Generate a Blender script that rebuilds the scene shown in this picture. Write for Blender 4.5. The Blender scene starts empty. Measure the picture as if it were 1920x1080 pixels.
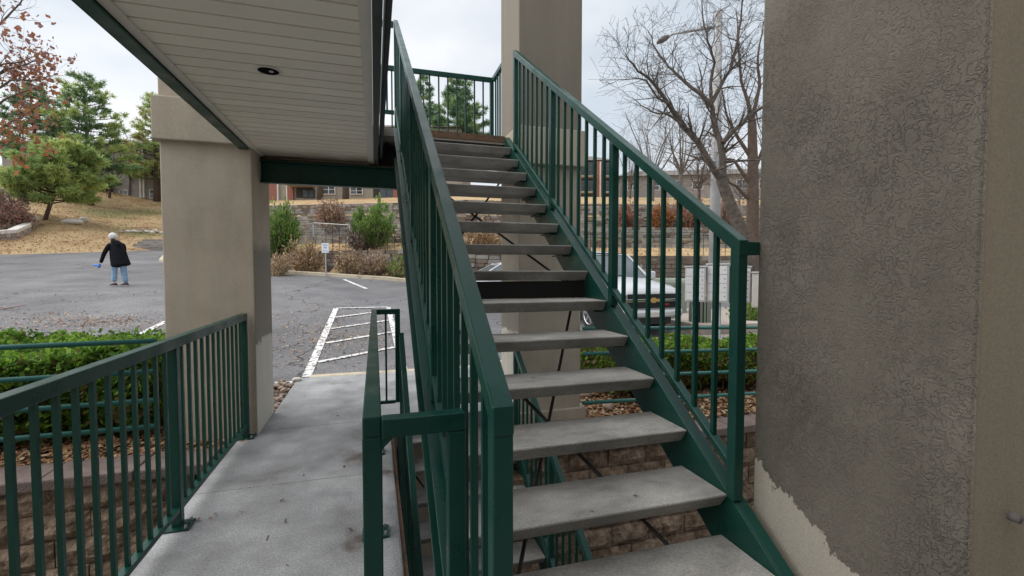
import bpy, math, random
import numpy as np
from mathutils import Vector, Matrix
R = math.radians
random.seed(7); rng = np.random.default_rng(11)
scene = bpy.context.scene
COL = scene.collection

# ------------------------------------------------------------------ camera, sky, sun, exposure
CAM_H = 1.55; FPX = 868.0; YAW = R(16.51); PITCH = R(2.342)
cd = bpy.data.cameras.new('camera'); cam = bpy.data.objects.new('camera', cd); COL.objects.link(cam)
cam.location = (0, 0, CAM_H); cam.rotation_euler = (math.pi/2 - PITCH, 0, -YAW)
cd.sensor_width = 36; cd.lens = FPX/1920*36; cd.clip_start = .05; cd.clip_end = 2000
scene.camera = cam
scene.view_settings.view_transform = 'Standard'; scene.view_settings.look = 'None'
scene.view_settings.gamma = 1; scene.view_settings.exposure = 1.2
scene.cycles.max_bounces = 8; scene.cycles.diffuse_bounces = 5

SUN_EL, SUN_AZ = R(52), R(-75)      # azimuth measured from +Y towards +X
w = bpy.data.worlds.new('World'); scene.world = w; w.use_nodes = True
nt = w.node_tree; N = nt.nodes; L = nt.links; N.clear()
sky = N.new('ShaderNodeTexSky'); sky.sky_type = 'NISHITA'; sky.sun_disc = False
sky.sun_elevation = SUN_EL; sky.sun_rotation = SUN_AZ; sky.air_density = 1.2; sky.dust_density = 2.0
bgs = N.new('ShaderNodeBackground'); bgs.inputs['Strength'].default_value = 0.1
L.new(sky.outputs[0], bgs.inputs['Color'])
tc = N.new('ShaderNodeTexCoord'); mp = N.new('ShaderNodeMapping'); mp.inputs['Scale'].default_value = (1.2, 1.2, 2.6)
mp.inputs['Location'].default_value = (.35, .1, .2)
nz = N.new('ShaderNodeTexNoise'); nz.inputs['Scale'].default_value = 1.7; nz.inputs['Detail'].default_value = 5; nz.inputs['Roughness'].default_value = .5
cr = N.new('ShaderNodeValToRGB'); cr.color_ramp.elements[0].position = .38; cr.color_ramp.elements[1].position = .6
cr.color_ramp.elements[0].color = (.30, .33, .36, 1); cr.color_ramp.elements[1].color = (.445, .447, .45, 1)
bgc = N.new('ShaderNodeBackground'); bgc.inputs['Strength'].default_value = 1.0
L.new(tc.outputs['Generated'], mp.inputs['Vector']); L.new(mp.outputs[0], nz.inputs['Vector'])
L.new(nz.outputs['Fac'], cr.inputs['Fac']); L.new(cr.outputs[0], bgc.inputs['Color'])
mx = N.new('ShaderNodeMixShader'); mx.inputs[0].default_value = .9
wo = N.new('ShaderNodeOutputWorld')
L.new(bgs.outputs[0], mx.inputs[1]); L.new(bgc.outputs[0], mx.inputs[2]); L.new(mx.outputs[0], wo.inputs[0])

sd = bpy.data.lights.new('sun', 'SUN'); sd.energy = 1.5; sd.angle = R(80); sd.color = (1, .97, .93)
so = bpy.data.objects.new('sun', sd); COL.objects.link(so); so.location = (0, 0, 30)
sdir = Vector((math.sin(SUN_AZ)*math.cos(SUN_EL), math.cos(SUN_AZ)*math.cos(SUN_EL), math.sin(SUN_EL)))
so.rotation_euler = (-sdir).to_track_quat('-Z', 'Y').to_euler()

# ------------------------------------------------------------------ helpers
FW = np.array([math.sin(YAW)*math.cos(PITCH), math.cos(YAW)*math.cos(PITCH), -math.sin(PITCH)])
RT = np.array([math.cos(YAW), -math.sin(YAW), 0.]); UP = np.cross(RT, FW)
AW = np.array([math.sin(YAW), math.cos(YAW), 0.])
CAMP = np.array([0, 0, CAM_H])
def at(u, v, d):            # point at photo pixel (u, v), d metres deep
    return CAMP + d*(FW + RT*(u-960)/FPX - UP*(v-540)/FPX)

MATS = {}
def ramp_mat(name, cols, scale=4, rough=.8, bump=0., bscale=40, detail=6, metal=0., coords='Object', spec=.5, stretch=(1,1,1), extra=None, bdist=.02):
    m = bpy.data.materials.new(name); m.use_nodes = True; t = m.node_tree; n = t.nodes; l = t.links
    b = n['Principled BSDF']; b.inputs['Roughness'].default_value = rough; b.inputs['Metallic'].default_value = metal
    b.inputs['Specular IOR Level'].default_value = spec
    if coords == 'World':
        g = n.new('ShaderNodeNewGeometry'); src = g.outputs['Position']
    else:
        g = n.new('ShaderNodeTexCoord'); src = g.outputs['Object']
    if stretch != (1,1,1):
        mpn = n.new('ShaderNodeMapping'); mpn.inputs['Scale'].default_value = stretch; l.new(src, mpn.inputs['Vector']); src = mpn.outputs[0]
    no = n.new('ShaderNodeTexNoise'); no.inputs['Scale'].default_value = scale; no.inputs['Detail'].default_value = detail
    no.inputs['Roughness'].default_value = .62
    l.new(src, no.inputs['Vector'])
    r = n.new('ShaderNodeValToRGB'); el = r.color_ramp.elements
    k = len(cols); el[0].position = .3; el[1].position = .7
    el[0].color = (*cols[0], 1); el[1].color = (*cols[-1], 1)
    for i in range(1, k-1):
        e = el.new(.3 + .4*i/(k-1)); e.color = (*cols[i], 1)
    l.new(no.outputs['Fac'], r.inputs['Fac']); l.new(r.outputs[0], b.inputs['Base Color'])
    if bump:
        n2 = n.new('ShaderNodeTexNoise'); n2.inputs['Scale'].default_value = bscale; n2.inputs['Detail'].default_value = 4
        l.new(src, n2.inputs['Vector'])
        bp = n.new('ShaderNodeBump'); bp.inputs['Strength'].default_value = bump; bp.inputs['Distance'].default_value = bdist
        l.new(n2.outputs['Fac'], bp.inputs['Height']); l.new(bp.outputs[0], b.inputs['Normal'])
    if extra: extra(m, t, n, l, b, r, src)
    MATS[name] = m
    return m

def leafy(m, t, n, l, b, r, src):
    tr = n.new('ShaderNodeBsdfTranslucent'); l.new(r.outputs[0], tr.inputs['Color'])
    mx_ = n.new('ShaderNodeMixShader'); mx_.inputs[0].default_value = .45
    l.new(b.outputs[0], mx_.inputs[1]); l.new(tr.outputs[0], mx_.inputs[2]); l.new(mx_.outputs[0], n['Material Output'].inputs['Surface'])
class MB:
    def __init__(s): s.v = []; s.f = []; s.m = []
    def add(s, vs, fs, mi=0):
        o = len(s.v); s.v += [tuple(map(float, p)) for p in vs]; s.f += [tuple(i+o for i in f) for f in fs]; s.m += [mi]*len(fs); return s
    def box(s, x0, x1, y0, y1, z0, z1, mi=0):
        vs = [(x0,y0,z0),(x1,y0,z0),(x1,y1,z0),(x0,y1,z0),(x0,y0,z1),(x1,y0,z1),(x1,y1,z1),(x0,y1,z1)]
        return s.add(vs, [(3,2,1,0),(4,5,6,7),(0,1,5,4),(1,2,6,5),(2,3,7,6),(3,0,4,7)], mi)
    def prism_x(s, yz, x0, x1, mi=0):      # polygon in Y-Z extruded along X
        n = len(yz); vs = [(x0,y,z) for y,z in yz] + [(x1,y,z) for y,z in yz]
        fs = [tuple(range(n)), tuple(range(2*n-1, n-1, -1))] + [(i, i+n, (i+1)%n+n, (i+1)%n) for i in range(n)]
        return s.add(vs, fs, mi)
    def prism_y(s, xz, y0, y1, mi=0):
        n = len(xz); vs = [(x,y0,z) for x,z in xz] + [(x,y1,z) for x,z in xz]
        fs = [tuple(range(n-1,-1,-1)), tuple(range(n, 2*n))] + [(i, (i+1)%n, (i+1)%n+n, i+n) for i in range(n)]
        return s.add(vs, fs, mi)
    def tube(s, pts, rad, n=8, mi=0, cap=True):
        pts = [Vector(p) for p in pts]; k = len(pts)
        if not hasattr(rad, '__len__'): rad = [rad]*k
        up = Vector((0,0,1)); rings = []
        prev = None
        for i in range(k):
            d = (pts[min(i+1,k-1)] - pts[max(i-1,0)])
            if d.length < 1e-9: d = Vector((0,0,1))
            d.normalize()
            if prev is None:
                a = d.cross(up) if abs(d.z) < .95 else d.cross(Vector((1,0,0)))
            else:
                a = prev - d*prev.dot(d)
                if a.length < 1e-6: a = d.cross(up)
            a.normalize(); b = d.cross(a); prev = a
            rings.append([pts[i] + (a*math.cos(2*math.pi*j/n) + b*math.sin(2*math.pi*j/n))*rad[i] for j in range(n)])
        vs = [p for r_ in rings for p in r_]; fs = []
        for i in range(k-1):
            for j in range(n):
                fs.append((i*n+j, i*n+(j+1)%n, (i+1)*n+(j+1)%n, (i+1)*n+j))
        if cap: fs += [tuple(range(n-1,-1,-1)), tuple(range((k-1)*n, k*n))]
        return s.add(vs, fs, mi)
    def bar(s, a, b, w_, h_, mi=0):         # rectangular bar a->b, w_ horizontal, h_ upright
        a, b = Vector(a), Vector(b); d = (b-a).normalized()
        x = d.cross(Vector((0,0,1)))
        if x.length < 1e-4: x = Vector((1,0,0))
        x.normalize(); z = x.cross(d)
        vs = []
        for p in (a, b):
            for sx, sz in ((-1,-1),(1,-1),(1,1),(-1,1)): vs.append(p + x*sx*w_/2 + z*sz*h_/2)
        return s.add(vs, [(3,2,1,0),(4,5,6,7),(0,1,5,4),(1,2,6,5),(2,3,7,6),(3,0,4,7)], mi)
    def loft(s, rings, mi=0, cap=True):
        n = len(rings[0]); vs = [p for r_ in rings for p in r_]; fs = []
        for i in range(len(rings)-1):
            for j in range(n): fs.append((i*n+j, i*n+(j+1)%n, (i+1)*n+(j+1)%n, (i+1)*n+j))
        if cap: fs += [tuple(range(n-1,-1,-1)), tuple(range((len(rings)-1)*n, len(rings)*n))]
        return s.add(vs, fs, mi)
    def grid(s, P, mi=0):                   # P: list of rows of points
        a, b = len(P), len(P[0])
        return s.add([p for r_ in P for p in r_], [(i*b+j, i*b+j+1, (i+1)*b+j+1, (i+1)*b+j) for i in range(a-1) for j in range(b-1)], mi)
    def mesh(s, name, mats, smooth=False):
        me = bpy.data.meshes.new(name); me.from_pydata(s.v, [], s.f)
        for m in (mats if isinstance(mats, (list, tuple)) else [mats]): me.materials.append(m)
        if any(s.m): me.polygons.foreach_set('material_index', s.m)
        if smooth: me.polygons.foreach_set('use_smooth', [True]*len(s.f))
        me.update(); return me
    def build(s, name, mats, parent=None, smooth=False, bevel=0, local=False, sub=0):
        if parent is not None and not local:
            o = Vector((0,0,0)); p = parent
            while p is not None: o += p.location; p = p.parent
            s.v = [(x-o.x, y-o.y, z-o.z) for x, y, z in s.v]
        ob = bpy.data.objects.new(name, s.mesh(name, mats, smooth)); COL.objects.link(ob); ob.parent = parent
        if bevel:
            bm = ob.modifiers.new('bevel', 'BEVEL'); bm.width = bevel; bm.segments = 2; bm.limit_method = 'ANGLE'; bm.angle_limit = R(35)
        if sub:
            sm = ob.modifiers.new('sub', 'SUBSURF'); sm.levels = sub; sm.render_levels = sub
        return ob
def tag(o, label=None, cat=None, group=None, kind=None):
    if label: o['label'] = label
    if cat: o['category'] = cat
    if group: o['group'] = group
    if kind: o['kind'] = kind
    return o
def thing(name, loc, label, cat, group=None, rz=0):
    o = bpy.data.objects.new(name, None); COL.objects.link(o); o.location = loc; o.rotation_euler = (0,0,rz); o.empty_display_size = .1
    return tag(o, label, cat, group)
def inst(name, me, parent, loc, world=True, rot=None, scale=None):
    ob = bpy.data.objects.new(name, me); COL.objects.link(ob); ob.parent = parent
    o = Vector((0,0,0))
    if world:
        p = parent
        while p is not None: o += p.location; p = p.parent
    ob.location = Vector(loc) - o
    if rot: ob.rotation_euler = rot
    if scale: ob.scale = scale
    return ob
def quads(name, C, A, B, mats, parent=None, mi=None, kind=None):
    """many small faces: centres C, half axes A and B (N x 3)"""
    n = len(C); V = np.empty((n, 4, 3)); V[:,0] = C-A-B; V[:,1] = C+A-B; V[:,2] = C+A+B; V[:,3] = C-A+B
    if parent is not None:
        o = Vector((0,0,0)); p = parent
        while p is not None: o += p.location; p = p.parent
        V -= np.array(o)
    me = bpy.data.meshes.new(name); me.vertices.add(4*n); me.vertices.foreach_set('co', V.ravel())
    me.loops.add(4*n); me.loops.foreach_set('vertex_index', np.arange(4*n, dtype=np.int32))
    me.polygons.add(n); me.polygons.foreach_set('loop_start', np.arange(0, 4*n, 4, dtype=np.int32)); me.polygons.foreach_set('loop_total', np.full(n, 4, dtype=np.int32))
    for m in (mats if isinstance(mats, (list, tuple)) else [mats]): me.materials.append(m)
    if mi is not None: me.polygons.foreach_set('material_index', np.asarray(mi, dtype=np.int32))
    me.update(); me.validate()
    ob = bpy.data.objects.new(name, me); COL.objects.link(ob); ob.parent = parent
    if kind: ob['kind'] = kind
    return ob
def unit(v): return v/np.maximum(np.linalg.norm(v, axis=-1, keepdims=True), 1e-9)
def leaf_axes(n, size, asp=.5, droop=None, jitter=.35):
    d = unit(rng.normal(size=(n,3)));
    if droop is not None: d = unit(d + np.asarray(droop))
    e = unit(np.cross(d, rng.normal(size=(n,3))))
    s_ = size*(1 + jitter*rng.normal(size=(n,1))).clip(.4, 2)
    return d*s_/2, e*s_*asp/2
def sstep(a, b, x):
    t = np.clip((x-a)/(b-a), 0, 1); return t*t*(3-2*t)

# ------------------------------------------------------------------ materials
def paint_wear(m, t, n, l, b, r, src):
    a = n.new('ShaderNodeTexNoise'); a.inputs['Scale'].default_value = 23; a.inputs['Detail'].default_value = 9; a.inputs['Roughness'].default_value = .75; l.new(src, a.inputs['Vector'])
    c1 = n.new('ShaderNodeMapRange'); c1.inputs[1].default_value = .66; c1.inputs[2].default_value = .71; c1.inputs[4].default_value = .75; l.new(a.outputs['Fac'], c1.inputs[0])
    q = n.new('ShaderNodeMix'); q.data_type = 'RGBA'; l.new(c1.outputs[0], q.inputs[0]); l.new(r.outputs[0], q.inputs[6]); q.inputs[7].default_value = (.07,.11,.09,1)
    c2 = n.new('ShaderNodeMapRange'); c2.inputs[1].default_value = .72; c2.inputs[2].default_value = .74; c2.inputs[4].default_value = .9; l.new(a.outputs['Fac'], c2.inputs[0])
    q2 = n.new('ShaderNodeMix'); q2.data_type = 'RGBA'; l.new(c2.outputs[0], q2.inputs[0]); l.new(q.outputs[2], q2.inputs[6]); q2.inputs[7].default_value = (.11,.05,.025,1)
    l.new(q2.outputs[2], b.inputs['Base Color'])
    d = n.new('ShaderNodeTexNoise'); d.inputs['Scale'].default_value = 6; d.inputs['Detail'].default_value = 6; l.new(src, d.inputs['Vector'])
    e = n.new('ShaderNodeMapRange'); e.inputs[1].default_value = .3; e.inputs[2].default_value = .7; e.inputs[3].default_value = .22; e.inputs[4].default_value = .5; l.new(d.outputs['Fac'], e.inputs[0]); l.new(e.outputs[0], b.inputs['Roughness'])
GREEN_C = [(.0045,.043,.033),(.0075,.055,.042)]
ramp_mat('green_paint', GREEN_C, scale=3, rough=.3, bump=.12, bscale=60, bdist=.003, spec=.32, coords='World', extra=paint_wear)
ramp_mat('green_pipe', [(.018,.105,.095),(.03,.15,.13)], scale=3, rough=.4)
def piece_tint(lo, hi, speck=0):
    def ex(m, t, n, l, b, r, src):
        oi = n.new('ShaderNodeObjectInfo'); mr = n.new('ShaderNodeMapRange'); mr.inputs[3].default_value = lo; mr.inputs[4].default_value = hi; l.new(oi.outputs['Random'], mr.inputs[0]); f = mr.outputs[0]
        if speck:
            ns = n.new('ShaderNodeTexNoise'); ns.inputs['Scale'].default_value = 150; ns.inputs['Detail'].default_value = 2; l.new(src, ns.inputs['Vector'])
            m2 = n.new('ShaderNodeMapRange'); m2.inputs[1].default_value = .3; m2.inputs[2].default_value = .7; m2.inputs[3].default_value = 1-speck; m2.inputs[4].default_value = 1+speck*.6; l.new(ns.outputs['Fac'], m2.inputs[0])
            nb = n.new('ShaderNodeTexNoise'); nb.inputs['Scale'].default_value = 2.6; nb.inputs['Detail'].default_value = 8; nb.inputs['Roughness'].default_value = .7; l.new(src, nb.inputs['Vector'])
            m3 = n.new('ShaderNodeMapRange'); m3.inputs[1].default_value = .33; m3.inputs[2].default_value = .6; m3.inputs[3].default_value = .74; m3.inputs[4].default_value = 1.06; l.new(nb.outputs['Fac'], m3.inputs[0])
            for o_ in (m2.outputs[0], m3.outputs[0]):
                q = n.new('ShaderNodeMath'); q.operation = 'MULTIPLY'; l.new(f, q.inputs[0]); l.new(o_, q.inputs[1]); f = q.outputs[0]
        src_c = b.inputs['Base Color'].links[0].from_socket
        mu = n.new('ShaderNodeMix'); mu.data_type = 'RGBA'; mu.blend_type = 'MULTIPLY'; mu.inputs[0].default_value = 1; l.new(src_c, mu.inputs[6]); l.new(f, mu.inputs[7]); l.new(mu.outputs[2], b.inputs['Base Color'])
    return ex
def deck_extra(m, t, n, l, b, r, src):
    # dark foot-worn blotches, hairline joints and rust blooms round the rail feet
    n3 = n.new('ShaderNodeTexNoise'); n3.inputs['Scale'].default_value = 90; n3.inputs['Detail'].default_value = 2; l.new(src, n3.inputs['Vector'])
    mr = n.new('ShaderNodeMapRange'); mr.inputs[1].default_value = .35; mr.inputs[2].default_value = .7; mr.inputs[3].default_value = .72; mr.inputs[4].default_value = 1.12
    l.new(n3.outputs['Fac'], mr.inputs[0])
    mul = n.new('ShaderNodeMix'); mul.data_type = 'RGBA'; mul.blend_type = 'MULTIPLY'; mul.inputs[0].default_value = 1
    l.new(r.outputs[0], mul.inputs[6]); l.new(mr.outputs[0], mul.inputs[7]); cur = mul.outputs[2]
    n5 = n.new('ShaderNodeTexNoise'); n5.inputs['Scale'].default_value = 1.1; n5.inputs['Detail'].default_value = 7; n5.inputs['Roughness'].default_value = .7; l.new(src, n5.inputs['Vector'])
    m5 = n.new('ShaderNodeMapRange'); m5.inputs[1].default_value = .35; m5.inputs[2].default_value = .65; m5.inputs[3].default_value = .82; m5.inputs[4].default_value = 1.12; l.new(n5.outputs['Fac'], m5.inputs[0])
    mu5 = n.new('ShaderNodeMix'); mu5.data_type = 'RGBA'; mu5.blend_type = 'MULTIPLY'; mu5.inputs[0].default_value = 1; l.new(cur, mu5.inputs[6]); l.new(m5.outputs[0], mu5.inputs[7]); cur = mu5.outputs[2]
    for px, py, rad in ((-.13, 3.95, .17), (-.1, 2.72, .12), (-1.13, 3.2, .07), (.06, 3.6, .1)):
        vd = n.new('ShaderNodeVectorMath'); vd.operation = 'DISTANCE'; vd.inputs[1].default_value = (px, py, 0)
        nd = n.new('ShaderNodeTexNoise'); nd.inputs['Scale'].default_value = 11; nd.inputs['Detail'].default_value = 5; l.new(src, nd.inputs['Vector'])
        l.new(src, vd.inputs[0])
        ad = n.new('ShaderNodeMath'); ad.operation = 'MULTIPLY_ADD'; ad.inputs[1].default_value = .3; l.new(nd.outputs['Fac'], ad.inputs[0]); l.new(vd.outputs['Value'], ad.inputs[2])
        m2 = n.new('ShaderNodeMapRange'); m2.inputs[1].default_value = rad*.35+.12; m2.inputs[2].default_value = rad+.15; m2.inputs[3].default_value = .75; m2.inputs[4].default_value = 0
        l.new(ad.outputs[0], m2.inputs[0])
        mm = n.new('ShaderNodeMix'); mm.data_type = 'RGBA'; l.new(m2.outputs[0], mm.inputs[0]); l.new(cur, mm.inputs[6]); mm.inputs[7].default_value = (.075,.045,.03,1); cur = mm.outputs[2]
    l.new(cur, b.inputs['Base Color'])
ramp_mat('deck_concrete', [(.19,.19,.195),(.33,.335,.345),(.46,.465,.475)], scale=1.9, rough=.75, bump=.3, bscale=120, bdist=.004, detail=9, coords='World', extra=deck_extra)
ramp_mat('tread_concrete', [(.19,.185,.172),(.29,.28,.262),(.37,.36,.335)], scale=5, rough=.85, bump=.4, bscale=140, bdist=.004, coords='World', stretch=(.8,1.5,1), extra=piece_tint(.86, 1.08, .28))
ramp_mat('plain_concrete', [(.30,.27,.23),(.42,.39,.34)], scale=3, rough=.9, bump=.3, bscale=80, coords='World')

def stucco_extra(kind):
    def ex(m, t, n, l, b, r, src):
        nw = n.new('ShaderNodeTexNoise'); nw.inputs['Scale'].default_value = 34 if kind != 'right' else 38
        nw.inputs['Detail'].default_value = 3.5; nw.inputs['Distortion'].default_value = 1.1; l.new(src, nw.inputs['Vector'])
        sb = n.new('ShaderNodeMath'); sb.operation = 'SUBTRACT'; sb.inputs[1].default_value = .5; l.new(nw.outputs['Fac'], sb.inputs[0])
        ab = n.new('ShaderNodeMath'); ab.operation = 'ABSOLUTE'; l.new(sb.outputs[0], ab.inputs[0])
        mr = n.new('ShaderNodeMapRange'); mr.inputs[1].default_value = 0; mr.inputs[2].default_value = .05; l.new(ab.outputs[0], mr.inputs[0])
        gr = n.new('ShaderNodeTexNoise'); gr.inputs['Scale'].default_value = 160; gr.inputs['Detail'].default_value = 3; l.new(src, gr.inputs['Vector'])
        hs = n.new('ShaderNodeMath'); hs.operation = 'MULTIPLY_ADD'; hs.inputs[1].default_value = .35; l.new(gr.outputs['Fac'], hs.inputs[0]); l.new(mr.outputs[0], hs.inputs[2])
        bp = n.new('ShaderNodeBump'); bp.inputs['Strength'].default_value = .6 if kind == 'right' else .3; bp.inputs['Distance'].default_value = .006
        l.new(hs.outputs[0], bp.inputs['Height']); l.new(bp.outputs[0], b.inputs['Normal'])
        sm = n.new('ShaderNodeMapping'); sm.inputs['Scale'].default_value = (5, 5, .55); l.new(src, sm.inputs['Vector'])
        s1 = n.new('ShaderNodeTexNoise'); s1.inputs['Scale'].default_value = 1.3; s1.inputs['Detail'].default_value = 7; s1.inputs['Roughness'].default_value = .65; l.new(sm.outputs[0], s1.inputs['Vector'])
        s2 = n.new('ShaderNodeMapRange'); s2.inputs[1].default_value = .32; s2.inputs[2].default_value = .68; s2.inputs[3].default_value = .92; s2.inputs[4].default_value = 1.06; l.new(s1.outputs['Fac'], s2.inputs[0])
        s3 = n.new('ShaderNodeMapRange'); s3.inputs[1].default_value = .3; s3.inputs[2].default_value = .7; s3.inputs[3].default_value = .86; s3.inputs[4].default_value = 1.1; l.new(gr.outputs['Fac'], s3.inputs[0])
        s4 = n.new('ShaderNodeMath'); s4.operation = 'MULTIPLY'; l.new(s2.outputs[0], s4.inputs[0]); l.new(s3.outputs[0], s4.inputs[1])
        def finish(c):
            q = n.new('ShaderNodeMix'); q.data_type = 'RGBA'; q.blend_type = 'MULTIPLY'; q.inputs[0].default_value = 1; l.new(c, q.inputs[6]); l.new(s4.outputs[0], q.inputs[7]); l.new(q.outputs[2], b.inputs['Base Color'])
        if kind == 'plain': finish(r.outputs[0]); return
        sx = n.new('ShaderNodeSeparateXYZ'); l.new(src, sx.inputs[0])
        jn = n.new('ShaderNodeTexNoise'); jn.inputs['Scale'].default_value = 9; jn.inputs['Detail'].default_value = 9; jn.inputs['Roughness'].default_value = .72; l.new(src, jn.inputs['Vector'])
        ge = n.new('ShaderNodeNewGeometry'); sn = n.new('ShaderNodeSeparateXYZ'); l.new(ge.outputs['True Normal'], sn.inputs[0])
        def math_(op, a, bb=None, c=None):
            q = n.new('ShaderNodeMath'); q.operation = op
            for i, val in enumerate((a, bb, c)):
                if val is None: continue
                if isinstance(val, (int, float)): q.inputs[i].default_value = val
                else: l.new(val, q.inputs[i])
            return q.outputs[0]
        def over(fac, base, col):
            q = n.new('ShaderNodeMix'); q.data_type = 'RGBA'; l.new(fac, q.inputs[0]); l.new(base, q.inputs[6]); q.inputs[7].default_value = (*col, 1); return q.outputs[2]
        zj = math_('MULTIPLY_ADD', math_('SUBTRACT', jn.outputs['Fac'], .5), .3, sx.outputs[2])
        cur = r.outputs[0]
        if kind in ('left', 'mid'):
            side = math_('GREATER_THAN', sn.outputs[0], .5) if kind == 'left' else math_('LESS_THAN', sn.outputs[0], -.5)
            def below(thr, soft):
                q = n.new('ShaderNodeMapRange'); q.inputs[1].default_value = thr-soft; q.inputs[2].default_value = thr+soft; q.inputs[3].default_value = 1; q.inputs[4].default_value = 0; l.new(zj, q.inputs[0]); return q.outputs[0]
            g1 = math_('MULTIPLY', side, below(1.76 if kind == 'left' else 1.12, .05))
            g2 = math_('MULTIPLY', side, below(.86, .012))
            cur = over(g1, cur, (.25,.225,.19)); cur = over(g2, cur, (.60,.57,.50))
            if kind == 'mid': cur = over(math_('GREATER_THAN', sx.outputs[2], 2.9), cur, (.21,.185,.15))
        if kind == 'right':
            # old rust-brown scuffs and an old cream coat showing below a ragged edge: z < .53 + .55*(Y-1.03)
            side = math_('LESS_THAN', sn.outputs[0], -.5)
            ln = math_('MULTIPLY_ADD', math_('SUBTRACT', sx.outputs[1], 1.03), .5, .545)
            g = math_('MULTIPLY', side, math_('LESS_THAN', zj, ln)); cur = over(g, cur, (.40,.37,.31))
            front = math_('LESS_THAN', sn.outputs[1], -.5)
            pm = n.new('ShaderNodeTexNoise'); pm.inputs['Scale'].default_value = 3.3; pm.inputs['Detail'].default_value = 3; l.new(src, pm.inputs['Vector'])
            pr = n.new('ShaderNodeMapRange'); pr.inputs[1].default_value = .36; pr.inputs[2].default_value = .62; pr.inputs[3].default_value = .4; pr.inputs[4].default_value = .75; l.new(pm.outputs['Fac'], pr.inputs[0])
            l.new(math_('MULTIPLY', pr.outputs[0], math_('MULTIPLY_ADD', math_('MAXIMUM', g, front), -.7, 1)), bp.inputs['Strength'])
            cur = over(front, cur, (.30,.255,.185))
        finish(cur)
    return ex
ramp_mat('stucco', [(.40,.345,.27),(.48,.42,.335)], scale=2.5, rough=.9, coords='World', extra=stucco_extra('plain'))
ramp_mat('stucco_left', [(.40,.345,.27),(.50,.435,.35)], scale=2.2, rough=.9, coords='World', extra=stucco_extra('left'))
ramp_mat('stucco_mid', [(.33,.285,.225),(.42,.37,.295)], scale=2.2, rough=.9, coords='World', extra=stucco_extra('mid'))
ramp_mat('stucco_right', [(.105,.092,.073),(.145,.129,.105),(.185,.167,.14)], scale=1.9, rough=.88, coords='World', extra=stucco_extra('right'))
def soffit_extra(m, t, n, l, b, r, src):
    sx = n.new('ShaderNodeSeparateXYZ'); l.new(src, sx.inputs[0])
    nd = n.new('ShaderNodeTexNoise'); nd.inputs['Scale'].default_value = 5; nd.inputs['Detail'].default_value = 6; l.new(src, nd.inputs['Vector'])
    ad = n.new('ShaderNodeMath'); ad.operation = 'MULTIPLY_ADD'; ad.inputs[1].default_value = .5; l.new(nd.outputs['Fac'], ad.inputs[0]); l.new(sx.outputs[1], ad.inputs[2])
    m2 = n.new('ShaderNodeMapRange'); m2.inputs[1].default_value = 5.1; m2.inputs[2].default_value = 5.5; m2.inputs[3].default_value = 0; m2.inputs[4].default_value = .8; l.new(ad.outputs[0], m2.inputs[0])
    mm = n.new('ShaderNodeMix'); mm.data_type = 'RGBA'; l.new(m2.outputs[0], mm.inputs[0]); l.new(r.outputs[0], mm.inputs[6]); mm.inputs[7].default_value = (.25,.13,.05,1)
    l.new(mm.outputs[2], b.inputs['Base Color'])
    piece_tint(.93, 1.03)(m, t, n, l, b, r, src)
ramp_mat('soffit_vinyl', [(.78,.73,.63),(.84,.79,.69)], scale=2, rough=.55, coords='World', extra=soffit_extra)
ramp_mat('soffit_trim', [(.62,.59,.52),(.7,.67,.6)], scale=4, rough=.55)
ramp_mat('rusty_steel', [(.10,.055,.035),(.17,.10,.06),(.06,.05,.045)], scale=9, rough=.9, bump=.4, bscale=50)
ramp_mat('dark_steel', [(.02,.02,.02),(.035,.03,.028)], scale=6, rough=.6)
ramp_mat('dark_edge', [(.03,.045,.042),(.06,.075,.07)], scale=7, rough=.7)
ramp_mat('black_gap', [(.006,.006,.006),(.012,.012,.012)], scale=3, rough=.9)
ramp_mat('galvanised', [(.35,.36,.36),(.5,.5,.5)], scale=8, rough=.45, metal=.6)
ramp_mat('block_face', [(.05,.033,.022),(.165,.112,.075),(.29,.215,.15)], scale=12, rough=.95, bump=1.0, bscale=22, bdist=.03, coords='World', detail=9)
ramp_mat('block_face_pale', [(.07,.048,.033),(.20,.142,.098),(.34,.26,.19)], scale=12, rough=.95, bump=1.0, bscale=22, bdist=.03, coords='World', detail=9)
ramp_mat('block_cap', [(.12,.085,.075),(.20,.155,.14)], scale=6, rough=.9, bump=.5, bscale=60, coords='World')
ramp_mat('mulch', [(.06,.032,.018),(.19,.10,.05),(.34,.22,.12)], scale=26, rough=.95, bump=1, bscale=45, bdist=.03, coords='World')
ramp_mat('dry_leaf', [(.22,.11,.045),(.36,.22,.11)], scale=14, rough=.8)
ramp_mat('dry_leaf_pale', [(.42,.31,.19),(.5,.38,.25)], scale=14, rough=.8)
ramp_mat('dry_leaf_red', [(.17,.06,.03),(.26,.11,.05)], scale=14, rough=.8)
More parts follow.
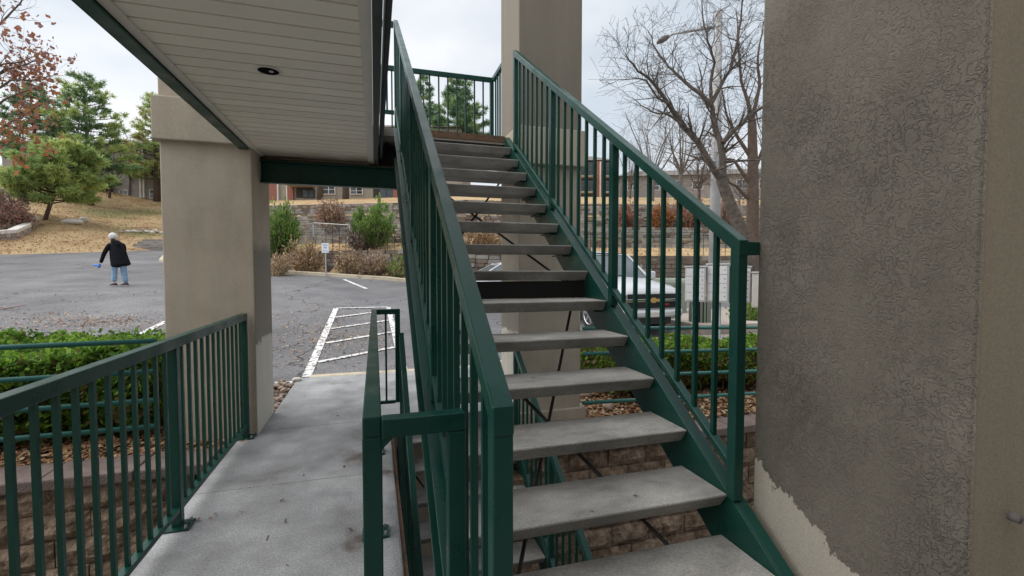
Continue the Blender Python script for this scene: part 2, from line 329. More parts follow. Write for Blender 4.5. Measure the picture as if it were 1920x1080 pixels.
def asphalt_extra(m, t, n, l, b, r, src):
    n3 = n.new('ShaderNodeTexNoise'); n3.inputs['Scale'].default_value = 34; n3.inputs['Detail'].default_value = 3; l.new(src, n3.inputs['Vector'])
    mr = n.new('ShaderNodeMapRange'); mr.inputs[1].default_value = .4; mr.inputs[2].default_value = .72; mr.inputs[3].default_value = .8; mr.inputs[4].default_value = 1.5; l.new(n3.outputs['Fac'], mr.inputs[0])
    mul = n.new('ShaderNodeMix'); mul.data_type = 'RGBA'; mul.blend_type = 'MULTIPLY'; mul.inputs[0].default_value = 1
    l.new(r.outputs[0], mul.inputs[6]); l.new(mr.outputs[0], mul.inputs[7])
    n7 = n.new('ShaderNodeTexNoise'); n7.inputs['Scale'].default_value = .22; n7.inputs['Detail'].default_value = 8; n7.inputs['Roughness'].default_value = .68; l.new(src, n7.inputs['Vector'])
    m7 = n.new('ShaderNodeMapRange'); m7.inputs[1].default_value = .36; m7.inputs[2].default_value = .62; m7.inputs[3].default_value = .7; m7.inputs[4].default_value = 1.15; l.new(n7.outputs['Fac'], m7.inputs[0])
    u7 = n.new('ShaderNodeMix'); u7.data_type = 'RGBA'; u7.blend_type = 'MULTIPLY'; u7.inputs[0].default_value = 1; l.new(mul.outputs[2], u7.inputs[6]); l.new(m7.outputs[0], u7.inputs[7]); mul = u7
    # cracks
    dn = n.new('ShaderNodeTexNoise'); dn.inputs['Scale'].default_value = 1.2; dn.inputs['Detail'].default_value = 4; l.new(src, dn.inputs['Vector'])
    va = n.new('ShaderNodeVectorMath'); va.operation = 'MULTIPLY_ADD'; va.inputs[1].default_value = (1.6,1.6,0); l.new(dn.outputs['Color'], va.inputs[0]); l.new(src, va.inputs[2])
    vo = n.new('ShaderNodeTexVoronoi'); vo.feature = 'DISTANCE_TO_EDGE'; vo.inputs['Scale'].default_value = .22; l.new(va.outputs[0], vo.inputs['Vector'])
    cm = n.new('ShaderNodeMapRange'); cm.inputs[1].default_value = .002; cm.inputs[2].default_value = .007; cm.inputs[3].default_value = .85; cm.inputs[4].default_value = 0; l.new(vo.outputs['Distance'], cm.inputs[0])
    mm = n.new('ShaderNodeMix'); mm.data_type = 'RGBA'; l.new(cm.outputs[0], mm.inputs[0]); l.new(mul.outputs[2], mm.inputs[6]); mm.inputs[7].default_value = (.03,.03,.032,1)
    l.new(mm.outputs[2], b.inputs['Base Color'])
ramp_mat('asphalt', [(.10,.10,.108),(.145,.143,.15),(.19,.183,.185)], scale=.5, rough=.9, bump=.5, bscale=90, bdist=.01, coords='World', detail=9, extra=asphalt_extra)
def worn_extra(m, t, n, l, b, r, src):
    n3 = n.new('ShaderNodeTexNoise'); n3.inputs['Scale'].default_value = 13; n3.inputs['Detail'].default_value = 6; l.new(src, n3.inputs['Vector'])
    mr = n.new('ShaderNodeMapRange'); mr.inputs[1].default_value = .53; mr.inputs[2].default_value = .62; l.new(n3.outputs['Fac'], mr.inputs[0])
    mm = n.new('ShaderNodeMix'); mm.data_type = 'RGBA'; l.new(mr.outputs[0], mm.inputs[0]); l.new(r.outputs[0], mm.inputs[6]); mm.inputs[7].default_value = (.15,.148,.15,1)
    l.new(mm.outputs[2], b.inputs['Base Color'])
ramp_mat('white_line', [(.6,.6,.6),(.74,.74,.73)], scale=6, rough=.8, coords='World', extra=worn_extra)
ramp_mat('red_line', [(.22,.10,.10),(.26,.13,.12)], scale=6, rough=.8, coords='World', extra=worn_extra)
ramp_mat('kerb', [(.42,.36,.25),(.55,.48,.36),(.35,.30,.23)], scale=3, rough=.9, bump=.3, bscale=60, coords='World')
ramp_mat('dry_lawn', [(.24,.145,.06),(.36,.235,.105),(.42,.31,.15),(.20,.19,.06)], scale=.33, rough=.95, bump=1, bscale=14, bdist=.06, coords='World', detail=9)
ramp_mat('white_stone', [(.6,.57,.52),(.8,.78,.74)], scale=6, rough=.9, bump=.5, bscale=20)
ramp_mat('grey_stone', [(.16,.145,.13),(.27,.25,.225),(.36,.335,.305)], scale=1.7, rough=.95, bump=.6, bscale=14, coords='World')
ramp_mat('brown_stone', [(.085,.065,.05),(.16,.125,.10),(.23,.185,.15)], scale=1.7, rough=.95, bump=.6, bscale=14, coords='World')
ramp_mat('pink_stone', [(.36,.26,.21),(.5,.40,.34)], scale=8, rough=.9, bump=.4, bscale=30)
ramp_mat('river_rock', [(.17,.11,.085),(.30,.23,.19),(.42,.36,.31)], scale=7, rough=.8, coords='World')
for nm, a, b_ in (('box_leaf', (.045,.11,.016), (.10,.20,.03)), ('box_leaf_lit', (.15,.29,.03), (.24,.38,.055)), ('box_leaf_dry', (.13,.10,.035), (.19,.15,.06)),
                  ('pine_dark', (.04,.085,.04), (.065,.125,.05)), ('pine_mid', (.115,.175,.05), (.155,.215,.065)), ('pine_lit', (.21,.26,.075), (.27,.305,.10)), ('pine_dry', (.17,.14,.055), (.22,.17,.07)),
                  ('bush_green', (.09,.17,.04), (.14,.24,.06)), ('bush_olive', (.15,.23,.05), (.22,.29,.08)),
                  ('twig_tan', (.34,.24,.14), (.45,.33,.21)), ('twig_brown', (.18,.125,.09), (.27,.195,.145)), ('leaf_russet', (.27,.10,.05), (.38,.17,.085)),
                  ('leaf_plum', (.25,.13,.11), (.36,.2,.17)), ('leaf_orange', (.36,.17,.06), (.42,.22,.09)), ('grey_twig', (.13,.12,.115), (.2,.185,.175))):
    ramp_mat(nm, [tuple(c*1.9+.05 for c in a), tuple(c*1.9+.05 for c in b_)] if nm.startswith('pine') else [tuple(c*1.2 for c in a), tuple(c*1.2 for c in b_)] if nm.startswith('bush') else [a, b_], scale=3, rough=.7, coords='World', spec=.25, extra=None if 'twig' in nm else leafy)
ramp_mat('bark_dark', [(.05,.038,.03),(.10,.08,.066),(.15,.125,.105)], scale=9, rough=.95, bump=1, bscale=25, bdist=.03, coords='World')
ramp_mat('bark_brown', [(.085,.06,.045),(.15,.105,.08)], scale=9, rough=.95, bump=1, bscale=20, bdist=.03, coords='World')
ramp_mat('bark_grey', [(.11,.10,.095),(.19,.175,.165)], scale=9, rough=.95, coords='World')
ramp_mat('building_stucco', [(.30,.26,.21),(.36,.32,.26)], scale=.6, rough=.9, coords='World')
ramp_mat('building_grey', [(.22,.20,.185),(.28,.26,.24)], scale=.6, rough=.9, coords='World')
ramp_mat('building_brick', [(.25,.095,.065),(.33,.15,.11)], scale=5, rough=.9, coords='World')
ramp_mat('roof_shingle', [(.13,.115,.105),(.2,.18,.165)], scale=2, rough=.95, coords='World')
ramp_mat('trim_white', [(.62,.6,.56),(.7,.68,.64)], scale=2, rough=.7)
ramp_mat('window_glass', [(.02,.028,.035),(.05,.06,.07)], scale=.8, rough=.08, spec=.8)
ramp_mat('dark_recess', [(.035,.03,.026),(.06,.05,.045)], scale=1, rough=.9)
ramp_mat('silver_paint', [(.56,.58,.60),(.62,.64,.66)], scale=2, rough=.25, metal=.15)
ramp_mat('white_paint', [(.74,.76,.79),(.78,.8,.82)], scale=2, rough=.25)
ramp_mat('black_plastic', [(.012,.012,.013),(.02,.02,.021)], scale=8, rough=.5)
ramp_mat('grille_dark', [(.008,.008,.009),(.014,.014,.015)], scale=8, rough=.35)
ramp_mat('chrome', [(.6,.62,.64),(.7,.72,.74)], scale=3, rough=.12, metal=1)
ramp_mat('gold_emblem', [(.55,.36,.12),(.65,.45,.18)], scale=3, rough=.3, metal=.6)
ramp_mat('red_badge', [(.4,.02,.02),(.5,.03,.03)], scale=3, rough=.3)
ramp_mat('headlight', [(.16,.17,.18),(.34,.36,.38)], scale=20, rough=.1, spec=.9)
ramp_mat('tyre', [(.015,.015,.016),(.03,.03,.03)], scale=10, rough=.8)
ramp_mat('alloy', [(.4,.41,.42),(.5,.51,.52)], scale=3, rough=.3, metal=.8)
ramp_mat('car_glass', [(.10,.125,.14),(.16,.185,.20)], scale=1.2, rough=.05, spec=.9)
ramp_mat('mailbox_grey', [(.42,.43,.44),(.52,.53,.54)], scale=2, rough=.5)
ramp_mat('mailbox_door', [(.60,.61,.63),(.66,.67,.69)], scale=2, rough=.45)
ramp_mat('mailbox_tan', [(.47,.45,.42),(.55,.53,.5)], scale=2, rough=.5)
ramp_mat('post_blue', [(.33,.38,.42),(.42,.47,.51)], scale=2, rough=.5)
ramp_mat('cabinet_green', [(.20,.24,.19),(.26,.30,.24)], scale=2, rough=.6)
ramp_mat('pole_concrete', [(.30,.30,.305),(.40,.40,.405)], scale=3, rough=.8, coords='World')
ramp_mat('sign_white', [(.75,.78,.82),(.8,.83,.86)], scale=2, rough=.5)
ramp_mat('sign_blue', [(.28,.42,.62),(.33,.47,.66)], scale=2, rough=.5)
ramp_mat('sidewalk', [(.36,.31,.27),(.46,.41,.36)], scale=2, rough=.9, coords='World')
ramp_mat('lower_floor', [(.10,.09,.08),(.17,.155,.14)], scale=2, rough=.9, coords='World')
ramp_mat('skin', [(.42,.25,.18),(.48,.29,.21)], scale=8, rough=.6)
ramp_mat('hair_white', [(.62,.61,.58),(.8,.79,.77)], scale=30, rough=.7, bump=.6, bscale=60)
ramp_mat('jacket_black', [(.004,.0045,.007),(.009,.0095,.013)], scale=7, spec=.2, rough=.85, bump=.5, bscale=9, bdist=.03)
ramp_mat('denim', [(.13,.24,.38),(.24,.37,.52),(.34,.46,.6)], scale=9, rough=.9)
ramp_mat('shoe', [(.03,.02,.025),(.07,.04,.05)], scale=9, rough=.7)
ramp_mat('shoe_sole', [(.5,.47,.47),(.6,.57,.57)], scale=9, rough=.7)
ramp_mat('blue_plastic', [(.03,.16,.62),(.06,.25,.75)], scale=9, rough=.35)
ramp_mat('lamp_black', [(.003,.003,.003),(.006,.006,.006)], scale=5, rough=.9, spec=.05)
ramp_mat('lamp_bulb', [(.5,.5,.48),(.6,.6,.58)], scale=5, rough=.2)
M = MATS

# ------------------------------------------------------------------ terrain
def zlot(x, y):
    s = .1 - .042*sstep(.5, 4.5, x)
    return -.05 + s*np.maximum(0, y-7.25)
BND = np.array([(-60,-2),(-34,15.5),(-18.6,30.5),(-14.6,34.4),(-13.6,36.0),(-12.6,35.0),(-10.1,27.0),(-6.5,22.8),(-3.3,21.3),(1.15,18.6),(10.3,15.6),(24,12.5),(60,8)], float)
CB = np.array([(-16,27.3)]+[tuple(q) for q in BND[7:]])
def bnd_dist(x, y, BND=BND):
    best = np.full(np.shape(x), 1e9); bx = np.zeros(np.shape(x)); by = np.zeros(np.shape(x)); sg = np.zeros(np.shape(x))
    for (a, b) in zip(BND[:-1], BND[1:]):
        e = b-a; t = np.clip(((x-a[0])*e[0]+(y-a[1])*e[1])/(e@e), 0, 1)
        px, py = a[0]+t*e[0], a[1]+t*e[1]; dd = np.hypot(x-px, y-py)
        cr_ = e[0]*(y-a[1]) - e[1]*(x-a[0])
        up = dd < best - 1e-9
        best = np.where(up, dd, best); bx = np.where(up, px, bx); by = np.where(up, py, by)
    # outside test: above the polyline (y greater than polyline y at same x), the polyline is a graph in x except the drive's tip
    yl = np.interp(x, BND[:,0], BND[:,1])
    return np.where(y > yl, best, -best), bx, by
PD = [-50,0,1.35,1.7,4.25,4.6,5.65,6.0,7.55,7.9,9.45,9.8,18,24,60,120]
PZ = [-.3,-.02,.02,1.06,1.64,1.86,2.02,2.6,2.78,3.34,3.66,4.3,6.0,7.1,10.,12]
def zhill(x, y):
    d, bx, by = bnd_dist(x, y)
    zl = zlot(bx, by) + .02 + np.where(d > 0, np.minimum(.2*d + .0018*np.minimum(d,30)**2, 6.6 + .02*d), .3*d)
    sg = np.sign(d); d, bx, by = bnd_dist(x, y, CB); d = np.abs(d)*sg
    zc = 1.22 - .27*sstep(2, 9, bx) + np.interp(d, PD, PZ)
    zc = np.where(d < 1.355, zlot(bx, by) + np.interp(d, PD, PZ), zc)
    t = sstep(-.37, -.24, x/np.maximum(y, 1))
    return zl*(1-t) + zc*t
def ground(x, y):
    d, bx, by = bnd_dist(np.float64(x), np.float64(y))
    return float(zhill(np.float64(x), np.float64(y))) if d > 0 else float(zlot(x, y))
def hit(u, v, d0=6, d1=120):              # where the line of sight through (u, v) meets the terrain
    d = d0
    while d < d1:
        p = at(u, v, d)
        if p[2] < ground(p[0], p[1]): break
        d += .1
    p = at(u, v, d); return np.array([p[0], p[1], ground(p[0], p[1])]), d

xs = np.arange(-60, 60.01, .5); ys = np.arange(7.2, 46, .5)
G = [[(x, y, float(zlot(x, y))) for x in np.arange(-60, 60.1, 1.0)] for y in np.concatenate([[7.2], np.arange(8, 44, 1.0)])]
tag(MB().grid(G).build('parking_lot', M['asphalt'], smooth=True), kind='structure')
xs = np.concatenate([np.arange(-120, -46, 4.), np.arange(-46, 40, .55), np.arange(40, 121, 4.)]); ys = np.concatenate([np.arange(8, 52, .5), np.arange(52, 160, 3.)])
X, Y = np.meshgrid(xs, ys); Z = zhill(X, Y); Dd, _, _ = bnd_dist(X, Y)
Z = np.where(Dd < 0, np.minimum(Z, zlot(X, Y)-.06), Z)
n0, n1 = X.shape
P = np.stack([X, Y, Z], -1).reshape(-1, 3); fs = []
Dm = Dd
for i in range(n0-1):
    for j in range(n1-1):
        if max(Dm[i,j], Dm[i+1,j], Dm[i,j+1], Dm[i+1,j+1]) > -1.2:
            fs.append((i*n1+j, i*n1+j+1, (i+1)*n1+j+1, (i+1)*n1+j))
hm = MB(); hm.v = [tuple(p) for p in P]; hm.f = fs; hm.m = [0]*len(fs)
# patches of still-green grass on the slope
def lawn_patch(m, t, n, l, b, r, src):
    cur = r.outputs[0]
    nd = n.new('ShaderNodeTexNoise'); nd.inputs['Scale'].default_value = .8; nd.inputs['Detail'].default_value = 6; l.new(src, nd.inputs['Vector'])
    pts = [(hit(265, 437, 15)[0], 2.2), (hit(205, 401, 15)[0], 2.6), (hit(280, 398, 15)[0], 2.2), (hit(560, 455, 15)[0], 1.6), (hit(1130, 440, 12)[0], 2.), (hit(1220, 434, 12)[0], 2.)]
    for p, rad in pts:
        vs_ = n.new('ShaderNodeVectorMath'); vs_.operation = 'DISTANCE'; vs_.inputs[1].default_value = tuple(p); l.new(src, vs_.inputs[0])
        ad = n.new('ShaderNodeMath'); ad.operation = 'MULTIPLY_ADD'; ad.inputs[1].default_value = 3; l.new(nd.outputs['Fac'], ad.inputs[0]); l.new(vs_.outputs['Value'], ad.inputs[2])
        m2 = n.new('ShaderNodeMapRange'); m2.inputs[1].default_value = rad*.5+1.2; m2.inputs[2].default_value = rad+1.8; m2.inputs[3].default_value = .7; m2.inputs[4].default_value = 0; l.new(ad.outputs[0], m2.inputs[0])
        mm = n.new('ShaderNodeMix'); mm.data_type = 'RGBA'; l.new(m2.outputs[0], mm.inputs[0]); l.new(cur, mm.inputs[6]); mm.inputs[7].default_value = (.14,.17,.05,1); cur = mm.outputs[2]
    l.new(cur, b.inputs['Base Color'])
ramp_mat('hill_lawn', [(.25,.145,.07),(.38,.25,.125),(.48,.345,.185),(.34,.25,.115)], scale=.55, rough=.95, bump=1, bscale=12, bdist=.08, coords='World', detail=10, extra=lawn_patch)
tag(hm.build('hillside', M['hill_lawn'], smooth=True), kind='structure')
# lower level and the planted strips either side of the walkway
tag(MB().box(-14, 14, -6, 5.45, -3.2, -2.985).build('lower_court', M['lower_floor']), kind='structure')
def strip(name, x0, x1, y0, y1, zf, mat, nx=40, ny=10, rough=.02):
    g = [[(x, y, zf(x, y) + random.uniform(-rough, rough)) for x in np.linspace(x0, x1, nx)] for y in np.linspace(y0, y1, ny)]
    return tag(MB().grid(g).build(name, mat, smooth=True), kind='structure')
strip('planting_bed_left', -12, -1.06, 4.5, 7.14, lambda x, y: -.06, M['mulch'])
strip('planting_bed_right', 1.47, 9, 4.5, 7.14, lambda x, y: -.24 + .2*sstep(4.6, 6.6, y), M['mulch'])
# kerbs along the lot
def kerb_line(name, pts, w_=.16, up=.11, label=None):
    m = MB(); rings = []
    for i, p in enumerate(pts):
        a = np.array(pts[max(i-1,0)]); b = np.array(pts[min(i+1,len(pts)-1)]); e = (b-a)/np.linalg.norm(b-a); nn = np.array([-e[1], e[0]])
        z = float(zlot(p[0], p[1])); q0 = np.array(p)-nn*w_/2; q1 = np.array(p)+nn*w_/2
        rings.append([(q0[0],q0[1],z-.2),(q0[0],q0[1],z+up),(q1[0],q1[1],z+up+.005),(q1[0],q1[1],z-.2)])
    return tag(m.loft(rings).build(name, M['kerb'], bevel=.02), kind='structure')
kerb_line('kerb_near_left', [(x, 7.22) for x in np.arange(-14, -.9, 1.2)], up=.06)
kerb_line('kerb_near_mid', [(-.93, 7.22), (1.6, 7.22)], up=.05)
kerb_line('kerb_near_right', [(x, 7.22) for x in np.arange(1.7, 12, 1.2)], up=.1)
def dense(pts, step=.7):
    out = []
    for a, b in zip(pts[:-1], pts[1:]):
        k = max(1, int(np.hypot(b[0]-a[0], b[1]-a[1])/step))
        out += [(a[0]+(b[0]-a[0])*i/k, a[1]+(b[1]-a[1])*i/k) for i in range(k)]
    return out + [tuple(pts[-1])]
kerb_line('kerb_far', dense([tuple(b) for b in BND[5:12]]), w_=.28, up=.12)
# painted lines, laid on the slope
def paint(name, a, b, w_, mat=None, lift=.012):
    a = np.array(a, float); b = np.array(b, float); e = (b-a)/np.linalg.norm(b-a); nn = np.array([-e[1], e[0]])*w_/2
    k = max(2, int(np.linalg.norm(b-a)/.4)); g = []
    for i in range(k+1):
        p = a+(b-a)*i/k; g.append([(q[0], q[1], float(zlot(q[0], q[1]))+lift) for q in (p-nn, p+nn)])
    return tag(MB().grid(g).build(name, mat or M['white_line']), kind='structure')
paint('lot_marking', (-.98, 7.32), (-.98, 12.9), .13)
paint('lot_marking', (.42, 7.32), (.34, 12.9), .12)
for k in range(4): paint('lot_marking', (-.9, 8.05+1.22*k), (.33, 8.75+1.22*k), .1, lift=.015)
paint('lot_marking', (-.98, 12.9), (.34, 12.9), .1, lift=.015)
p0, _ = hit(645, 525); p1, _ = hit(688, 543); paint('lot_marking', p0[:2], p1[:2], .12)
p0, _ = hit(312, 605); p1, _ = hit(255, 632); paint('lot_marking', p0[:2], p1[:2], .13)
p0, _ = hit(-60, 590); p1, _ = hit(46, 574); paint('lot_marking_red', p0[:2], p1[:2], .1, M['red_line'])
# fallen leaves on the asphalt and on the beds
def litter(name, pts, mats, size=.06):
    n = len(pts); pts = np.array(pts); th = rng.uniform(0, 6.28, n)
    A = np.stack([np.cos(th), np.sin(th), rng.normal(0, .35, n)], -1)*size/2*rng.uniform(.6,1.3,(n,1)); B = np.stack([-np.sin(th), np.cos(th), rng.normal(0, .35, n)], -1)*size*.32*rng.uniform(.6,1.3,(n,1))
    return quads(name, pts, A, B, mats, mi=rng.integers(0, len(mats), n), kind='stuff')
lp = []
for _ in range(2300):
    k = rng.random()
    if k < .4: u, v = rng.normal(170, 90), rng.normal(603, 8)
    elif k < .75: u, v = rng.normal(620, 70), rng.normal(628, 26)
    else: u, v = rng.uniform(-50, 760), rng.uniform(540, 690)
    if v > 694 or v < 530: continue
    d = at(u, v, 1) - CAMP; lo, hi = 5., 40.
    for _i in range(16):
        t = (lo+hi)/2; q = CAMP + d*t
        if q[2] > zlot(q[0], q[1]): lo = t
        else: hi = t
    if q[1] > 7.4 and q[0] < 2.6: lp.append((q[0], q[1], zlot(q[0], q[1])+.02))
litter('fallen_leaves_on_lot', lp, [M['dry_leaf'], M['dry_leaf_pale'], M['dry_leaf_red']], .034)
lp = [(rng.uniform(-4.5,-1.1), rng.uniform(4.5, 5.4), -.035+rng.uniform(0,.03)) for _ in range(4000)] + [(x, y, -.2+.2*sstep(4.6,6.6,y)+rng.uniform(0,.03)) for x, y in zip(rng.uniform(1.6,6.5,7000), rng.uniform(4.5,5.6,7000))]
litter('leaf_mulch', lp, [M['dry_leaf'], M['dry_leaf_pale'], M['dry_leaf_red'], M['dry_leaf']], .046)

# ------------------------------------------------------------------ retaining walls of split-face block
def block_mesh(name, w_, mat):
    """one split-face block: rough swollen front at y=0 side"""
    m = MB(); nx, nz_ = 5, 4; h = .196; g = []
    for k in range(nz_):
        row = []
        for i in range(nx):
            ed = (i in (0, nx-1)) or (k in (0, nz_-1))
            row.append((w_*(i/(nx-1)) , (0.028 if ed else random.uniform(-.022,.014)), h*k/(nz_-1)))
        g.append(row)
    m.grid(g)
    m.add([(0,.028,0),(w_,.028,0),(w_,.3,0),(0,.3,0),(0,.028,h),(w_,.028,h),(w_,.3,h),(0,.3,h)], [(3,2,1,0),(4,5,6,7),(1,2,6,5),(3,0,4,7),(2,3,7,6)])
    return m.mesh(name, mat)
BW = .44
blocks = [block_mesh('brick', BW-.008, M['block_face'] if i % 3 else M['block_face_pale']) for i in range(8)]
def retaining_wall(x0, x1, y, ztop, zbot, label):
    t = thing('retaining_wall', ((x0+x1)/2, y, zbot), label, 'wall', 'split-face retaining walls below the walkway')
    cap_h = .09; z = ztop - cap_h; row = 0
    while z - .2 > zbot:
        z -= .2; x = x0 - (BW/2 if row % 2 else 0)
        while x < x1:
            if x+BW > x0 and (x + BW) <= x1 + .25:
                inst('block', random.choice(blocks), t, (x+.004, y-.02*row+random.uniform(-.008,.008), z+.002))
            x += BW
        row += 1
    x = x0
    while x < x1 - .05:
        e = min(x+.6, x1)
        MB().box(x+.004, e-.004, y-.035+random.uniform(-.006,.006), y+.34, ztop-cap_h+.002, ztop+random.uniform(-.004,.004)).build('cap_stone', M['block_cap'], t, bevel=.012); x = e
    MB().box(x0, x1, y+.26, y+.33, zbot, ztop-cap_h).build('core', M['plain_concrete'], t)
    return t
retaining_wall(-5.4, -1.3, 4.22, 0.0, -2.0, 'split-face block retaining wall below the hedge left of the walkway')
retaining_wall(1.42, 6.0, 4.22, -.21, -2.2, 'split-face block retaining wall behind the stairs by the dark pillar')

# ------------------------------------------------------------------ walkway, columns
wk = thing('concrete_walkway', (-.5, 2, 0), 'worn grey concrete walkway leading out to the parking lot', 'walkway')
MB().box(-1.23, .125, .62, 4.9, -.2, 0).build('deck_slab', M['deck_concrete'], wk, bevel=.01)
MB().box(-1.064, 1.46, 4.9005, 7.14, -.2, -.001).build('landing_slab', M['deck_concrete'], wk, bevel=.01)
MB().box(-1.6, 3.2, -3.2, .619, -.2, 0).build('entry_slab', M['deck_concrete'], wk)
MB().box(.1255, .15, .63, 4.89, -.21, -.02).build('edge_angle', M['rusty_steel'], wk)
MB().box(-1.25, -1.2305, .63, 4.75, -.22, -.015).build('edge_channel', M['green_paint'], wk)
MB().box(-1.06, 1.46, 5.42, 5.62, -2.98, -.205).build('abutment', M['plain_concrete'], wk)
for yj in (2.2, 3.62):      # tooled joints
    MB().box(-1.2, .11, yj, yj+.0025, -.02, .001).build('joint', M['lower_floor'], wk)

def column(name, x0, y0, s, mat, label, z0=-2.985, z1=7.2, collar=None, plinth=None):
    t = thing(name, (x0+s/2, y0+s/2, z0), label, 'column', 'stucco columns of the walkway')
    MB().box(x0, x0+s, y0, y0+s, z0, z1).build('shaft', M[mat], t, bevel=.012)
    if collar: MB().box(x0-.035, x0+s+.035, y0-.06, y0+s+.06, *collar).build('collar', M['stucco'], t, bevel=.01)
    if plinth: MB().box(x0-.05, x0+s+.05, y0-.05, y0+s+.05, *plinth).build('plinth', M['stucco_mid'], t, bevel=.008)
    return t
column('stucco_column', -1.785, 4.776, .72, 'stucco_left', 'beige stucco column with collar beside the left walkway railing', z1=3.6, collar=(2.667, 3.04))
c2 = column('stucco_column', 1.46, 4.67, .715, 'stucco_mid', 'tall beige stucco pillar behind the top of the stairs', collar=(2.65, 3.036), plinth=(-.1, .02))
c3 = column('stucco_column', 1.47, .785, .715, 'stucco_right', 'dark swirl-textured stucco pillar with cream patch right of the stairs')
MB().tube([(1.60, .775, .90), (1.60, .752, .90)], .012, 10).build('pipe_stub', M['bark_grey'], c3, smooth=True)
MB().box(1.4675, 1.472, .7825, .7875, -1, 7).build('corner_bead', M['stucco_right'], c3)

# ------------------------------------------------------------------ unseen wall and slab added behind the camera to block light
bl = thing('unseen_light_blocker', (0, -3.3, -2.985), 'unseen beige wall and slab added behind the camera to block light', 'building')
MB().box(-9, 9, -3.6, -3.2, -2.985, 6).build('wall', M['stucco'], bl)  # added out of view to hold back light from behind
MB().box(-3, 8, -3.2, -.6, 2.67, 2.985).build('unseen_shade_slab', M['soffit_vinyl'], bl)  # added out of view overhead to shade the pillar and treads

# ------------------------------------------------------------------ upper walkway with plank soffit
uw = thing('upper_walkway', (-.5, 3, 2.667), 'upper walkway with cream plank soffit and green steel edge beams', 'walkway')
SZ = 2.667
pw = .125; y = .5
pme = MB().prism_x([(0,.0),(pw-.015,.0),(pw-.013,.022),(pw-.001,.022),(pw-.001,.03),(0,.03)], -1.075, -.005).mesh('soffit_plank', M['soffit_vinyl'])
while y < 5.2:
    inst('soffit_plank', pme, uw, (0, y, SZ)); y += pw
MB().box(-1.085, -1.035, .5, 5.2, SZ-.012, SZ-.001).build('edge_trim', M['soffit_trim'], uw)
MB().box(-.055, -.0, .5, 5.2, SZ-.012, SZ-.001).build('edge_trim', M['soffit_trim'], uw)
MB().box(-1.085, .0, 5.19, 5.215, SZ-.02, SZ+.03).build('end_trim', M['soffit_trim'], uw)
fb = MB(); fb.box(-1.165, -1.155, .45, 4.77, 2.635, 2.97); fb.box(-1.155, -1.087, .45, 4.77, 2.635, 2.65); fb.build('fascia_beam', M['green_paint'], uw, bevel=.003)
fb = MB(); fb.box(.001, .045, .45, 5.2, 2.64, 2.655); fb.box(.001, .012, .45, 5.2, 2.655, 2.96); fb.build('fascia_beam', M['dark_edge'], uw, bevel=.003)
MB().box(.062, .088, .45, 5.3, 2.70, 3.02).build('edge_board', M['dark_edge'], uw, bevel=.004)
MB().box(-1.15, .0, .45, 6.4, 2.86, 2.984).build('slab', M['plain_concrete'], uw)
bm_ = MB(); bm_.box(-1.064, .265, 5.12, 5.13, 2.395, 2.615); bm_.box(-1.064, .265, 5.06, 5.12, 2.603, 2.615); bm_.box(-1.064, .265, 5.06, 5.12, 2.395, 2.407)
bm_.build('cross_beam', M['green_paint'], uw, bevel=.003)
MB().box(-1.06, .26, 5.131, 5.26, 2.56, 2.645).build('rusty_ledger', M['rusty_steel'], uw)
MB().box(.05, .262, 5.14, 6.35, 2.62, 2.86).build('hanger_block', M['black_gap'], uw)
# recessed light in the soffit
dl = thing('recessed_downlight', (-.56, 2.93, SZ), 'round black recessed downlight in the cream soffit', 'light')
m = MB(); ro, ri = .064, .056; k = 24
m.add([(math.cos(2*math.pi*i/k)*r_, math.sin(2*math.pi*i/k)*r_, z) for r_, z in ((ro,-.002),(ro,-.005),(ri,-.007),(ri,-.0025)) for i in range(k)], [(a*k+i, a*k+(i+1)%k, (a+1)*k+(i+1)%k, (a+1)*k+i) for a in range(3) for i in range(k)])
m.build('trim_ring', M['trim_white'], dl, local=True)
m = MB(); m.loft([[(math.cos(2*math.pi*i/k)*r_, math.sin(2*math.pi*i/k)*r_, z) for i in range(k)] for r_, z in ((.0005,-.0021),(.0555,-.0021),(.0555,-.004),(.0005,-.004))], cap=False); m.build('baffle', M['lamp_black'], dl, local=True)
m = MB(); m.loft([[(.015+math.cos(2*math.pi*i/16)*r_, math.sin(2*math.pi*i/16)*r_, z) for i in range(16)] for r_, z in ((.012,-.0045),(.012,-.008),(.006,-.010))]); m.build('bulb', M['lamp_bulb'], dl, smooth=True, local=True)

